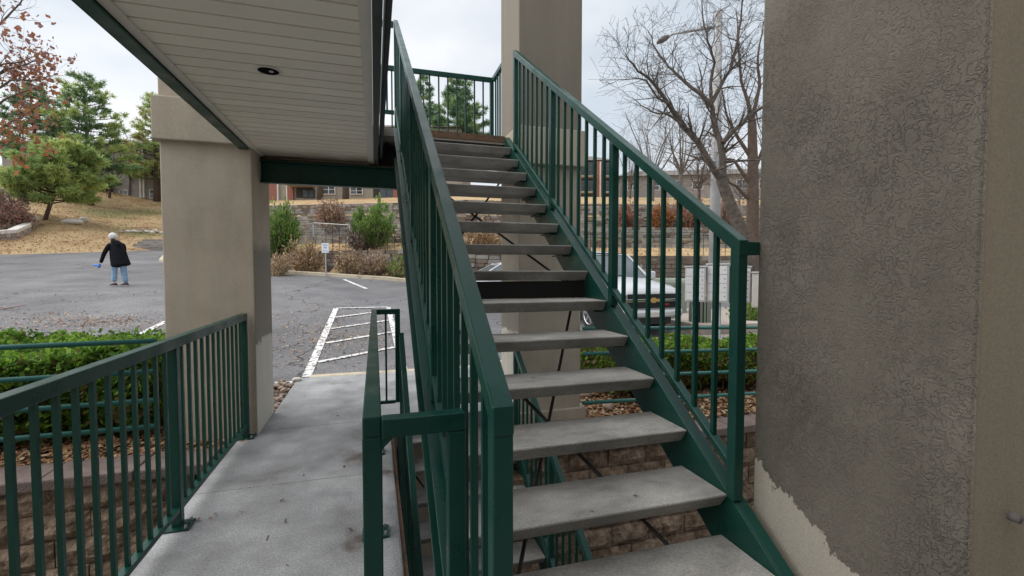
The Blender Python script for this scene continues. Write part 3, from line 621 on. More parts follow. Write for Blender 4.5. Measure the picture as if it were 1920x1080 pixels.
# ------------------------------------------------------------------ railings and stairs
PK = {}
def picket(parent, x, y, z0, z1, t=.019):
    key = (round(z1-z0, 3), t)
    if key not in PK: PK[key] = MB().box(-t/2, t/2, -t/2, t/2, 0, z1-z0).mesh('picket', M['green_paint'])
    return inst('picket', PK[key], parent, (x, y, z0))
def post(parent, x, y, z0, z1, s=.052, plate=False):
    MB().box(x-s/2, x+s/2, y-s/2, y+s/2, z0, z1).build('post', M['green_paint'], parent, bevel=.004)
    if plate:
        bp_ = MB().box(x-.075, x+.075, y-.065, y+.065, .001, .013).build('base_plate', M['green_paint'], parent, bevel=.003)
        for sx in (-.055, .055):
            for sy in (-.045, .045): MB().tube([(x+sx, y+sy, .013), (x+sx, y+sy, .03)], .008, 6).build('bolt', M['galvanised'], bp_)
def level_guard(root, a, b, z0, ztop, posts, spacing=.119, bottom=.1, plates=True, rail=(.05,.058)):
    a = Vector(a); b = Vector(b); d = b-a; ln = d.length; d.normalize()
    MB().bar((a.x, a.y, ztop-rail[1]/2), (b.x, b.y, ztop-rail[1]/2), *rail).build('top_rail', M['green_paint'], root, bevel=.004)
    MB().bar((a.x, a.y, z0+bottom), (b.x, b.y, z0+bottom), .045, .03).build('bottom_rail', M['green_paint'], root, bevel=.003)
    ps = sorted(posts)
    for s in ps: post(root, a.x+d.x*s, a.y+d.y*s, z0+.002, ztop-rail[1], plate=plates)
    marks = [0]+[s for s in ps if 0 < s < ln]+[ln]
    for s0, s1 in zip(marks[:-1], marks[1:]):
        n = max(1, round((s1-s0)/spacing)); 
        for i in range(1, n): s = s0+(s1-s0)*i/n; picket(root, a.x+d.x*s, a.y+d.y*s, z0+bottom+.014, ztop-rail[1]+.002)
lg = thing('walkway_railing', (-1.15, 2.7, 0), 'dark green picket railing along the left edge of the walkway', 'railing')
level_guard(lg, (-1.15, .5, 0), (-1.15, 4.74, 0), 0, 1.145, [.03, 1.16, 2.68, 4.215], bottom=.115, rail=(.055,.06))
cg = thing('stair_opening_guard', (.1, 3, 0), 'narrow green guard frame around the gap between walkway and stairs', 'railing')
level_guard(cg, (-.012, 1.29, 0), (-.012, 4.8, 0), 0, 1.15, [.028, 1.48, 2.72, 3.482], spacing=.119, bottom=.2, rail=(.05,.055))
for yy in (1.29, 4.8):
    MB().box(.013, .24, yy-.024, yy+.024, 1.097, 1.148).build('end_rail', M['green_paint'], cg, bevel=.004)
    MB().box(.19, .24, yy-.025, yy+.025, (-.3 if yy < 2 else .2), 1.0965).build('post', M['green_paint'], cg, bevel=.004)
MB().box(.013, .189, 4.785, 4.815, .19, .22).build('end_rail', M['green_paint'], cg, bevel=.003)
picket(cg, .10, 4.8, .22, 1.098)
for s in (.013,): MB().prism_y([(.013,1.098),(.045,1.098),(.013,1.066)], 1.27, 1.312).build('gusset', M['green_paint'], cg)

RUN, RISE, Y0, ZA = .26, .181, 1.522, .632
SL = RISE/RUN
def nos(y, dz=0): return ZA + (y-Y0)*SL + dz
XL, XR = .262, 1.369
tread_me = []
for k in range(4):
    sec = [(0,-.004),(.006,0),(.295,0),(.295,-.06),(.052,-.06),(.046,-.064),(.04,-.062)]
    m = MB().prism_x(sec, XL, XR); tread_me.append(m.mesh('tread', M['tread_concrete']))
def flight(dz, label, first, group='stacked outdoor stair flights'):
    st = thing('staircase', (.8, 3, dz), label, 'staircase', group)
    for i in range(-3, 13):
        ob = inst('tread', tread_me[i % 4], st, (0, Y0+i*RUN, ZA+i*RISE+dz+random.uniform(-.002,.002)))
        bmod = ob.modifiers.new('bevel', 'BEVEL'); bmod.width = .006; bmod.segments = 2; bmod.limit_method = 'ANGLE'; bmod.angle_limit = R(40)
        for x0, x1 in ((XL+.001, XL+.05), (XR-.05, XR-.001)):
            MB().box(x0, x1, Y0+i*RUN+.07, Y0+i*RUN+.28, ZA+i*RISE+dz-.075, ZA+i*RISE+dz-.066).build('tread_bracket', M['green_paint'], st)
    for xa, xb, fl in ((XR+.002, XR+.012, 1), (XL-.012, XL-.002, -1)):
        y0, y1 = .66, 4.895
        s = MB(); top, bot = .0, -.31
        s.prism_x([(y0, max(nos(y0)+top, .02)+dz), (y1, nos(y1)+top+dz), (y1, nos(y1)+bot+dz), (y0+.37, .005+dz), (y0, .005+dz)], xa, xb)
        x0, x1 = (xb, xb+.052) if fl > 0 else (xa-.052, xa)
        for off, th in ((top, .014), (bot+.014, .014)):
            ys0 = y0 if off == top else y0+.36
            s.prism_x([(ys0, nos(ys0)+off+dz), (y1, nos(y1)+off+dz), (y1, nos(y1)+off-th+dz), (ys0, nos(ys0)+off-th+dz)], x0, x1)
        s.build('stringer', M['green_paint'], st, bevel=.002)
    # railings: top rail carries posts, pickets and a bottom rail
    for X_, ya, yb, nb in ((1.388, 1.51, 4.55, 3), (.25, .93, 5.28 if dz == 0 else 4.74, 4)):
        up = 1.035; thk = .052
        def zr(y): return .645 + (y-1.51)*.6805 + up + dz
        sl2 = .6805
        tr = MB().prism_x([(ya-.026, zr(ya-.026)), (yb+.026, zr(yb+.026)), (yb+.026, zr(yb+.026)-thk*1.2), (ya-.026, zr(ya-.026)-thk*1.2)], X_-.0235, X_+.0235).build('railing', M['green_paint'], st, bevel=.004)
        bo = up - .115
        MB().prism_x([(ya, zr(ya)-bo), (yb, zr(yb)-bo), (yb, zr(yb)-bo-.034), (ya, zr(ya)-bo-.034)], X_-.019, X_+.019).build('bottom_rail', M['green_paint'], tr, bevel=.003)
        for i in range(nb+1):
            yy = ya+(yb-ya)*i/nb; s = .046
            zb = max(nos(yy)+dz+.002, dz+.003) if i else nos(yy)+dz-.005
            if yy > 4.9: zb = 2.985+dz
            MB().prism_x([(yy-s/2, zb), (yy+s/2, zb), (yy+s/2, zr(yy+s/2)-thk*1.2+.004), (yy-s/2, zr(yy-s/2)-thk*1.2+.004)], X_-s/2+.0005, X_+s/2-.0005).build('post', M['green_paint'], tr, bevel=.004)
        tot = yb-ya; npk = 8
        for i in range(nb):
            for j in range(1, npk):
                yy = ya+tot*(i+j/npk)/nb
                picket(tr, X_, yy, zr(yy)-bo-.006, zr(yy)-thk*1.2+.008)
        if X_ > 1: MB().box(X_+.024, 1.4695, ya-.022, ya+.024, zr(ya)-.075, zr(ya)-.022).build('wall_stub', M['green_paint'], tr, bevel=.003)
    # cross bracing rods under the treads
    for (ya, yb) in ((1.24, 3.02), (3.03, 4.71)):
        for p, q in (((XL+.02, ya), (XR-.01, yb)), ((XR-.01, ya), (XL+.02, yb))):
            MB().tube([(p[0], p[1], nos(p[1])-.27+dz), (q[0], q[1], nos(q[1])-.27+dz)], .0085, 6).build('brace_rod', M['dark_steel'], st)
    return st
uf = flight(0, 'green steel stairs with grey concrete treads rising to the upper landing', True)
MB().box(XL+.001, XR-.001, Y0+5*RUN+.05, Y0+5*RUN+.058, ZA+4*RISE+.002, ZA+5*RISE-.066).build('closed_riser', M['black_gap'], uf)
MB().box(XL+.02, XR-.02, 3.0, 3.06, nos(3.03)-.32, nos(3.03)-.26).build('cross_tie', M['black_gap'], uf)
flight(-2.985, 'lower flight of green steel stairs going down below the walkway', False)
# upper landing and its guard
ul = thing('upper_landing', (.9, 5.6, 2.985), 'upper stair landing with rusty edge at the top of the stairs', 'landing')
MB().box(.001, 1.455, 4.91, 6.38, 2.90, 2.984).build('slab', M['plain_concrete'], ul)
MB().box(XL, XR, 4.896, 4.909, 2.925, 2.988).build('nosing', M['rusty_steel'], ul)
MB().box(.001, 1.455, 6.36, 6.40, 2.87, 3.02).build('edge_beam', M['rusty_steel'], ul)
MB().box(XL+.01, XR, 4.91, 5.0, 2.70, 2.899).build('header', M['black_gap'], ul)
lgd = thing('landing_guard', (.9, 6.3, 2.985), 'green picket guard around the upper landing against the sky', 'railing')
level_guard(lgd, (.06, 6.32, 0), (1.60, 6.32, 0), 2.985, 4.185, [.06, 1.52], spacing=.117, bottom=.09, plates=False)
MB().box(1.575, 1.625, 5.39, 6.294, 4.127, 4.184).build('top_rail', M['green_paint'], lgd, bevel=.004)
MB().box(1.58, 1.62, 5.39, 6.294, 3.06, 3.09).build('bottom_rail', M['green_paint'], lgd)
for k in range(1, 8): picket(lgd, 1.60, 5.39+.9*k/8, 3.09, 4.129)
MB().box(.03, .2235, 5.258, 5.302, 4.165, 4.222).build('top_rail', M['green_paint'], lgd, bevel=.003)
MB().box(.03, .2235, 5.262, 5.298, 3.235, 3.275).build('bottom_rail', M['green_paint'], lgd, bevel=.003)
for xx in (.075, .15): picket(lgd, xx, 5.28, 3.27, 4.17)

# ------------------------------------------------------------------ pipe rails in front of the hedges
def pipe_rail(x0, x1, ya, yb, zs0, zs1, posts, label):
    t = thing('pipe_rail', ((x0+x1)/2, ya, 0), label, 'railing', 'pipe rails above the retaining walls')
    for za, zb in zip(zs0, zs1): MB().tube([(x0, ya, za), (x1, yb, zb)], .021, 10).build('pipe', M['green_pipe'], t, smooth=True)
    for px in posts:
        f_ = (px-x0)/(x1-x0); MB().tube([(px, ya+(yb-ya)*f_+.045, -.25), (px, ya+(yb-ya)*f_+.045, zs0[0]+(zs1[0]-zs0[0])*f_+.02)], .024, 10).build('post', M['green_pipe'], t, smooth=True)
pipe_rail(-6.5, -1.79, 4.62, 4.62, [.905,.64,.40,.175], [.94,.68,.43,.205], [-6.0, -4.2], 'green four-pipe rail in front of the left hedge')
pipe_rail(2.18, 8.0, 4.62, 4.60, [.90,.62,.36,.075], [.72,.46,.17,-.10], [4.95, 7.6], 'green four-pipe rail in front of the right hedge')

# ------------------------------------------------------------------ hedges
def hedge(x0, x1, y0, y1, z0, ztop, label, n, dry=.12, wav=.05):
    t = thing('box_hedge', ((x0+x1)/2, (y0+y1)/2, z0), label, 'hedge', 'clipped hedges beside the walkway')
    ph = rng.uniform(0, 6, 8)
    def top(x, y): return ztop + wav*np.sin(x*2.1+ph[0]) + wav*.7*np.sin(x*5.3+ph[1]+y*3) + wav*.5*np.sin(y*7+ph[2]+x*9)
    fr = rng.random(n); x = rng.uniform(x0, x1, n); y = rng.uniform(y0, y1, n); zt = top(x, y)
    h = (zt-z0); dep = np.abs(rng.normal(0, .07, n))
    z = zt - dep
    face = fr > .42; 
    fz = z0 + h*np.sqrt(rng.uniform(.01, 1, n))
    z = np.where(face, fz, z)
    bul = .12*np.sin(np.clip((z-z0)/np.maximum(h,.01),0,1)*2.6) + .05*np.sin(x*6+ph[3]) + .04*np.sin(z*11+x*4)
    near = rng.random(n) < .72
    y = np.where(face, np.where(near, y0 - bul + np.abs(rng.normal(0, .09, n)), y1 + bul - np.abs(rng.normal(0, .09, n))), y)
    e = (fr > .93); x = np.where(e, np.where(rng.random(n) < .5, x0 + np.abs(rng.normal(0,.07,n)), x1 - np.abs(rng.normal(0,.07,n))), x); y = np.where(e, rng.uniform(y0, y1, n), y)
    C = np.stack([x, y, z], -1)
    A, B = leaf_axes(n, .04, .55, droop=(0,-.2,.5), jitter=.5)
    low = np.clip((z-z0)/h, 0, 1)
    clump = np.sin(x*7+ph[4])+np.sin(z*9+ph[5]+x*3)+np.sin(y*8)
    pdry = dry*np.where(face, 1.6*(1-low)+.5+.5*(clump > .9), .15)
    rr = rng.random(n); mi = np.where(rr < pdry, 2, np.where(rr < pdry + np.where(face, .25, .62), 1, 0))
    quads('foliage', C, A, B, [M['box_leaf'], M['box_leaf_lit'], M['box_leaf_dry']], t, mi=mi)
    m = MB()
    for _ in range(int((x1-x0)*26)):
        bx = rng.uniform(x0, x1); by = rng.uniform(y0+.05, y1-.05); m.tube([(bx, by, z0-.05), (bx+rng.normal(0,.06), by+rng.normal(0,.05), z0+(ztop-z0)*.4), (bx+rng.normal(0,.14), by+rng.normal(0,.12), ztop+rng.normal(-.02,.07))], [.009,.007,.003], 4, cap=False)
    m.build('stems', M['twig_brown'], t)['kind'] = 'stuff'
    # shaded inner mass of wood and old leaf
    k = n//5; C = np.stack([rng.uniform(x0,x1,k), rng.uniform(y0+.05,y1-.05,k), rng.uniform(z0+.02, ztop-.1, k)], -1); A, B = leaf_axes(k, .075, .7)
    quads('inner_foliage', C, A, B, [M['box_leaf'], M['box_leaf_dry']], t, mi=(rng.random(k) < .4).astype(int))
    return t
hedge(-6.4, -1.98, 5.05, 6.75, -.03, .80, 'bright green clipped hedge left of the walkway', 60000, dry=.12, wav=.06)
hedge(2.85, 8.2, 5.2, 6.3, -.06, .46, 'low green hedge with brown patches right of the stairs', 36000, dry=.42)

# ------------------------------------------------------------------ stones near the walkway
ICO = []
def ico():
    t = (1+5**.5)/2; v = [(-1,t,0),(1,t,0),(-1,-t,0),(1,-t,0),(0,-1,t),(0,1,t),(0,-1,-t),(0,1,-t),(t,0,-1),(t,0,1),(-t,0,-1),(-t,0,1)]
    f = [(0,11,5),(0,5,1),(0,1,7),(0,7,10),(0,10,11),(1,5,9),(5,11,4),(11,10,2),(10,7,6),(7,1,8),(3,9,4),(3,4,2),(3,2,6),(3,6,8),(3,8,9),(4,9,5),(2,4,11),(6,2,10),(8,6,7),(9,8,1)]
    return [Vector(p).normalized() for p in v], f
IV, IF = ico()
def rock(m, c, sx, sy, sz, jit=.22, mi=0, sub=False):
    a = random.uniform(0, 6.28); ca, sa = math.cos(a), math.sin(a); vs = []
    for p in IV:
        k = 1+random.uniform(-jit, jit); x, y, z = p.x*sx*k, p.y*sy*k, p.z*sz*k
        vs.append((c[0]+x*ca-y*sa, c[1]+x*sa+y*ca, c[2]+z))
    m.add(vs, IF, mi)
m = MB()
for _ in range(420):
    y = rng.uniform(5.55, 7.1); x = rng.uniform(-1.75, -1.085); s = rng.uniform(.018, .042)
    rock(m, (x, y, -.045+s*.4+rng.uniform(0,.02)), s*rng.uniform(.8,1.4), s, s*.7, mi=int(rng.integers(0,3)))
ro_ = m.build('river_rock', [M['river_rock'], M['pink_stone'], M['brown_stone']]); tag(ro_, 'reddish brown river rock bed between column and walkway', 'gravel', kind='stuff')
def boulder(c, s, mat, label, group=None, z=None):
    m = MB(); rock(m, c, *s, jit=.12); o = m.build('boulder', M[mat], bevel=.0, sub=1)
    mm = o.modifiers.new('d', 'BEVEL'); mm.width = .02
    return tag(o, label, 'rock', group)
boulder((-1.05, 6.95, .02), (.085,.07,.05), 'white_stone', 'small white rock at the corner of the river rock bed')
for (x, y, s, mt, lb) in ((2.35, 5.15, (.13,.1,.07), 'pink_stone', 'pale pink rock nearest the pillar foot behind the stairs'), (2.62, 5.5, (.16,.11,.1), 'pink_stone', 'larger pink rock on the mulch behind the stairs'),
                          (2.3, 5.9, (.22,.12,.08), 'white_stone', 'flat pale rock behind the pillar foot'), (2.72, 5.05, (.1,.09,.09), 'pink_stone', 'small upright pink rock beside the pipe rail'), (2.95, 5.75, (.13,.1,.07), 'river_rock', 'brown rock at the hedge end behind the stairs')):
    boulder((x, y, -.15+.15*sstep(4.6,6.6,y)), s, mt, lb, 'rocks behind the stairs')

# ------------------------------------------------------------------ terraced stone walls on the slope
def off_poly(d, i0=0, i1=7):
    pts = CB[i0:i1]; out = []
    for i, p in enumerate(pts):
        ns = []
        if i > 0: e = p-pts[i-1]; e /= np.linalg.norm(e); ns.append(np.array([-e[1], e[0]]))
        if i < len(pts)-1: e = pts[i+1]-p; e /= np.linalg.norm(e); ns.append(np.array([-e[1], e[0]]))
        nn = sum(ns); nn /= np.linalg.norm(nn); c = nn@ns[0]; out.append(p+nn*d/c)
    return out
def stone_wall(d, zb, zt, ch, mat, label, i0=0, i1=6, ln=(.3,.7), name='terrace_wall'):
    pts = off_poly(d, i0, i1); mid = pts[len(pts)//2]
    t = thing(name, (mid[0], mid[1], 0), label, 'wall', 'stacked stone walls on the slope')
    m = MB(); cap = MB()
    for a, b in zip(pts[:-1], pts[1:]):
        L_ = np.linalg.norm(b-a); e = (b-a)/L_; nn = np.array([-e[1], e[0]])
        rows = max(1, round((zt-zb)/ch))
        for r_ in range(rows):
            s = random.uniform(-.3, 0)
            while s < L_:
                l_ = random.uniform(*ln); s1 = min(s+l_, L_); s0 = max(s, 0); s = s+l_
                if s1-s0 < .06: continue
                q = a+e*(s0+s1)/2
                if q[0]/q[1] < -.27: continue
                base = 1.22 - .27*float(sstep(2, 9, q[0]-nn[0]*d))
                z0 = base+zb+(zt-zb)*r_/rows+.012; z1 = base+zb+(zt-zb)*(r_+1)/rows-.008
                o = random.uniform(-.05,.03)+.025*r_
                c = [a+e*(s0+.012)+nn*o, a+e*(s1-.012)+nn*(o+random.uniform(-.02,.02)), a+e*(s1-.012)+nn*.6, a+e*(s0+.012)+nn*.6]
                if r_ == 0: z0 -= .35
                m.add([(p[0],p[1],z0) for p in c]+[(p[0],p[1],z1) for p in c], [(0,1,5,4),(1,2,6,5),(3,0,4,7),(4,5,6,7)], mi=random.choice((0,0,1)))
    o = m.build('stones', [M[mat], M['grey_stone' if mat != 'grey_stone' else 'brown_stone']], t); o['kind'] = 'stuff'
    return t
stone_wall(1.28, -.1, 1.16, .17, 'brown_stone', 'dark stacked stone wall behind the dry shrubs at the lot edge')
stone_wall(4.1, 1.66, 1.98, .15, 'grey_stone', 'lowest grey stone terrace edge above the grass strip')
stone_wall(5.5, 2.05, 2.72, .14, 'grey_stone', 'second grey stone terrace wall on the slope')
stone_wall(7.4, 2.8, 3.46, .14, 'grey_stone', 'third grey stone terrace wall on the slope')
stone_wall(9.3, 3.7, 4.42, .14, 'grey_stone', 'top grey stone terrace wall below the brick building')

# ------------------------------------------------------------------ plants
def shrub(name, base, h, rad, mats, stem, label, group, n=900, stems=60, leaf=.09, spread=.8, asp=.35, shape=1.0, cat='shrub'):
    base = np.array(base, float); t = thing(name, tuple(base), label, cat, group)
    m = MB(); C = []; D = []
    for k in range(stems):
        th = rng.uniform(0, 6.28); rr = rad*math.sqrt(rng.uniform(.02, 1)); hh = h*rng.uniform(.5, .95)*(1-.35*(rr/rad)**2)*(1.22 if rng.random() < .16 else 1)*(1+.18*math.sin(3*th+base[0]*3)); rr *= 1+.22*math.sin(2*th+base[1]*5)
        tip = base + np.array([math.cos(th)*rr, math.sin(th)*rr, hh]); b0 = base + np.array([math.cos(th)*rr*.25, math.sin(th)*rr*.25, -.05])
        midp = b0*.45+tip*.55+np.array([math.cos(th), math.sin(th), 0])*rad*.08 + rng.normal(0, .05, 3)
        m.tube([b0, midp, tip], [.012*h+.004, .007*h+.003, .003], 3, cap=False)
        for _ in range(max(1, n//stems)):
            f_ = rng.uniform(.12, 1.04)**shape; p = (b0*(1-f_)+midp*f_ if f_ < .5 else midp*(1-f_)+tip*f_) if False else (1-f_)**2*b0+2*f_*(1-f_)*midp+f_*f_*tip
            C.append(p+rng.normal(0, .07*spread*(.4+h*.4), 3)); D.append((tip-b0)/np.linalg.norm(tip-b0))
    o = m.build('stems', M[stem], t); o['kind'] = 'stuff'
    C = np.array(C); D = np.array(D); k = len(C); C[:,2] = np.maximum(C[:,2], base[2]+.02)
    d = unit(D + rng.normal(0, .55, (k,3))); e = unit(np.cross(d, rng.normal(size=(k,3)))); s_ = leaf*rng.uniform(.6,1.4,(k,1))
    quads('foliage', C, d*s_/2, e*s_*asp/2, [M[x] for x in mats], t, mi=rng.integers(0, len(mats), k))
    return t
def px(u, v, wpx, hpx, d0=12):            # ground point, height and radius from the photo's measure
    p, d = hit(u, v, d0); return p, hpx*d/FPX, wpx*d/FPX/2
G1 = 'shrubs along the far kerb'
for u, v, w_, h_, mats, st, lb, n in (
    (524, 517, 40, 46, ['twig_tan','dry_leaf_pale'], 'twig_tan', 'small tan dry shrub nearest the column at the far kerb', 900),
    (573, 514, 62, 66, ['twig_tan','dry_leaf_pale','dry_leaf'], 'twig_tan', 'large tan dry shrub left of the white sign', 2200),
    (655, 519, 50, 58, ['twig_tan','twig_brown','dry_leaf_pale'], 'twig_tan', 'tan dry shrub just right of the white sign', 1700),
    (700, 522, 62, 54, ['twig_brown','twig_tan'], 'twig_brown', 'brown twiggy shrub in the middle of the far kerb bed', 1700),
    (742, 524, 44, 46, ['bush_green','bush_olive','twig_tan'], 'twig_brown', 'small green shrub at the far kerb beside the stair stringer', 1100)):
    p, h, r_ = px(u, v, w_, h_); shrub('shrub', p, h, r_, mats, st, lb, G1, n=n, stems=max(40, n//16), leaf=.1, spread=1.0)
G2 = 'shrubs on the terraces'
p, h, r_ = px(700, 466, 92, 84); shrub('shrub', p, h, r_, ['bush_green','bush_olive','bush_green'], 'twig_brown', 'spreading bright green shrub above the dark stone wall', G2, n=4600, stems=52, leaf=.16, spread=.8, asp=.25, shape=.75)
p, h, r_ = px(672, 470, 46, 52); shrub('shrub', p, h, r_, ['twig_brown','grey_twig'], 'twig_brown', 'brown twiggy shrub against the bright green shrub', G2, n=1300, stems=80, leaf=.1)
p, h, r_ = px(622, 441, 58, 74); shrub('shrub', p, h, r_, ['twig_brown','leaf_plum','twig_tan'], 'twig_brown', 'tall brown bare shrub behind the wire fence', G2, n=3200, stems=170, leaf=.12, spread=1.0)
p, h, r_ = px(527, 492, 78, 98); shrub('shrub', p, h, r_, ['bush_green','box_leaf','bush_olive'], 'twig_brown', 'dense green juniper shrub beside the left column', G2, n=5200, stems=120, leaf=.15, spread=1.2, asp=.3, shape=.7)
p, h, r_ = px(905, 478, 90, 55); shrub('shrub', p, h, r_, ['twig_tan','dry_leaf'], 'twig_tan', 'tan grass clump seen between the stair treads', G2, n=1500, stems=90, leaf=.14)
for u, v, w_, h_, mats, lb in ((1178, 432, 42, 46, ['leaf_plum','leaf_russet'], 'russet shrub leftmost behind the right stair railing'), (1240, 431, 40, 54, ['leaf_orange','leaf_russet'], 'orange leaved shrub behind the right stair railing'),
                               (1292, 431, 60, 58, ['leaf_plum','leaf_russet','twig_brown'], 'broad russet shrub beside the lamp pole'), (1360, 428, 60, 50, ['leaf_plum','twig_brown'], 'dull plum shrub right of the lamp pole')):
    p, h, r_ = px(u, v, w_, h_, 15); shrub('shrub', p, h, r_, mats, 'twig_brown', lb, 'russet shrubs on the right slope', n=2200, stems=90, leaf=.14, spread=1.3)
p, h, r_ = px(28, 432, 62, 52); shrub('shrub', p, h, r_, ['leaf_plum','twig_brown'], 'twig_brown', 'low plum coloured shrub in the stone planter at far left', 'shrubs in the stone planter', n=2200, stems=80, leaf=.18, spread=1.5)
p, h, r_ = px(8, 420, 60, 66); shrub('shrub', p, h, r_, ['grey_twig','leaf_plum'], 'grey_twig', 'grey brown twiggy shrub at the left photo edge', 'shrubs in the stone planter', n=1800, stems=110, leaf=.18, spread=1.6)
p, h, r_ = px(22, 440, 34, 20); shrub('shrub', p, h, r_, ['grey_twig','twig_brown'], 'grey_twig', 'small grey mound shrub at the front of the stone planter', 'shrubs in the stone planter', n=900, stems=50, leaf=.14)
for k, (u, v) in enumerate(((1408, 585), (1412, 610))):
    p = at(u, v, 12.5-k); shrub('shrub', (p[0], p[1], ground(p[0], p[1])), 1.0-.25*k, .45, ['bush_olive','bush_green'], 'twig_brown', ('olive green shrub behind the plain mailbox', 'lower olive shrub in front beside the plain mailbox')[k], 'shrubs by the mailboxes', n=1800, stems=50, leaf=.08, spread=1.0)

def pine(base, H, Rm, label, lean=(0,0), dens=1.0, z0f=.12, mats=('pine_dark','pine_mid','pine_lit'), prof=1.0, needle=.36, group='pine trees on the slope'):
    base = np.array(base, float); t = thing('pine_tree', tuple(base), label, 'tree', group)
    tr = MB(); top = base+np.array([lean[0], lean[1], H])
    ks = 7; pts = [base+(top-base)*f_+np.array([math.sin(f_*5)*.12, math.cos(f_*4)*.1, -.3 if f_ == 0 else 0]) for f_ in np.linspace(0, 1, ks)]
    tr.tube(pts, [max(.02, .026*H*(1-f_)+.02) for f_ in np.linspace(0, 1, ks)], 8); tr.build('trunk', M['bark_brown'], t, smooth=True)
    br = MB(); C = []; D = []; W = []
    z = z0f
    while z < .985:
        nb = rng.integers(4, 7); ph = rng.uniform(0, 6.28)
        rad = Rm*(1-z)**(.62*prof)*(.55+.45*min(1, (z-z0f)/.18+.35))
        for k in range(nb):
            th = ph+6.283*k/nb+rng.normal(0, .25); L_ = rad*rng.uniform(.6, 1.12)
            p0 = base+(top-base)*z; dr = np.array([math.cos(th), math.sin(th), 0]); rise = rng.uniform(.0, .28)+.35*z
            p1 = p0+dr*L_*.55+np.array([0,0,L_*rise*.35]); p2 = p0+dr*L_+np.array([0,0,L_*rise])
            br.tube([p0, p1, p2], [.013*L_+.02, .008*L_+.01, .006], 4, cap=False)
            ns = max(3, int(L_*5*dens))
            for j in range(ns):
                f_ = rng.uniform(.28, 1.0); q = (1-f_)**2*p0+2*f_*(1-f_)*p1+f_*f_*p2
                sd = unit(np.array([-dr[1], dr[0], 0])*rng.choice((-1,1))*rng.uniform(.5,1)+dr*.7+np.array([0,0,rng.uniform(-.05,.45)]))
                sl_ = L_*.32*(1.15-f_)+.18
                q2 = q+sd*sl_; 
                if sl_ > .35: br.tube([q, q2], [.008, .004], 3, cap=False)
                for _ in range(int(3+sl_*5)):
                    g = rng.uniform(.2, 1.05); c = q+(q2-q)*g
                    C.append(c); D.append(sd); W.append((z, f_))
        z += rng.uniform(.035, .06)
    br.build('branches', M['bark_brown'], t)['kind'] = 'stuff'
    C = np.array(C); D = np.array(D); W = np.array(W)
    rep = max(1, int(9*dens)); C = np.repeat(C, rep, 0); D = np.repeat(D, rep, 0); W = np.repeat(W, rep, 0); k = len(C)
    d = unit(D*.5+rng.normal(0, .75, (k,3))+np.array([0,0,.35])); e = unit(np.cross(d, rng.normal(size=(k,3)))); s_ = needle*rng.uniform(.6,1.3,(k,1))
    cl = np.sin(C[:,0]*1.9+base[0])+np.sin(C[:,1]*2.1)+np.sin(C[:,2]*2.6)+rng.normal(0, .9, k)
    mi = np.where(cl < -.5, 0, np.where(cl < .9, 1, 2))
    quads('crown', C+d*s_*.4, d*s_/2, e*.017*(needle/.3), [M[x] for x in mats], t, mi=mi)
    return t
p, d = hit(80, 411, 15); pine(p, 130*d/FPX, 108*d/FPX, 'low wide bright green pine leaning on the dry lawn', lean=(1.6, 0), z0f=.22, mats=('pine_mid','pine_mid','pine_lit'), prof=.7, dens=1.1)
p, d = hit(168, 385, 15); pine(p, 236*d/FPX, 92*d/FPX, 'tall full pine in the middle of the left slope', z0f=.15, prof=.75, dens=.8, mats=('pine_dark','pine_mid','pine_lit'))
p, d = hit(75, 390, 15); d += 6; p = at(70, 385, d); pine((p[0], p[1], ground(p[0], p[1])), 200*d/FPX, 75*d/FPX, 'bluish green pine behind the oak branches at left', z0f=.25, mats=('pine_dark','pine_dark','pine_mid'), dens=.8)
p, d = hit(292, 378, 15); pine(p, 200*d/FPX, 62*d/FPX, 'yellowish pine half hidden by the left column', z0f=.2, mats=('pine_mid','pine_lit','pine_dry'), dens=.75)
for u, vt, D_, rad, lb in ((862, 152, 46, 50, 'full pine showing behind the upper landing guard'), (797, 148, 52, 30, 'narrow pine left of another behind the landing guard')):
    p = at(u, 380, D_); z = ground(p[0], p[1]); q = at(u, vt, D_); pine((p[0], p[1], z), q[2]-z, rad*D_/FPX*1.9, lb, z0f=.2, mats=('pine_dark','pine_dark','pine_mid'), dens=1.0, group='pines behind the landing')

# bare deciduous trees
def grow(m, p, d, L_, r_, lev, maxlev, tw=None, up=.12, curve=.25, nseg=4):
    pts = [np.array(p)]; dd = unit(np.array(d)); rs = [r_]
    for i in range(nseg):
        dd = unit(dd+rng.normal(0, curve*.5, 3)+np.array([0,0,up*.35])); pts.append(pts[-1]+dd*L_/nseg); rs.append(max(r_*(1-.75*(i+1)/nseg), .0035))
    m.tube(pts, rs, 6 if lev == 0 else (4 if r_ > .012 else 3), cap=False)
    if tw is not None: tw.append((pts[-1], dd, lev))
    if lev < maxlev:
        for k in range(rng.integers(3, 6)):
            i = rng.integers(1, nseg+1); f_ = rng.random(); q = pts[i-1]*(1-f_)+pts[i]*f_
            s = unit(unit(pts[i]-pts[i-1])*.75+rng.normal(0, .62, 3)); grow(m, q, s, L_*rng.uniform(.42, .72), max(rs[i]*.62, .004), lev+1, maxlev, tw, up, curve*1.1, 3)
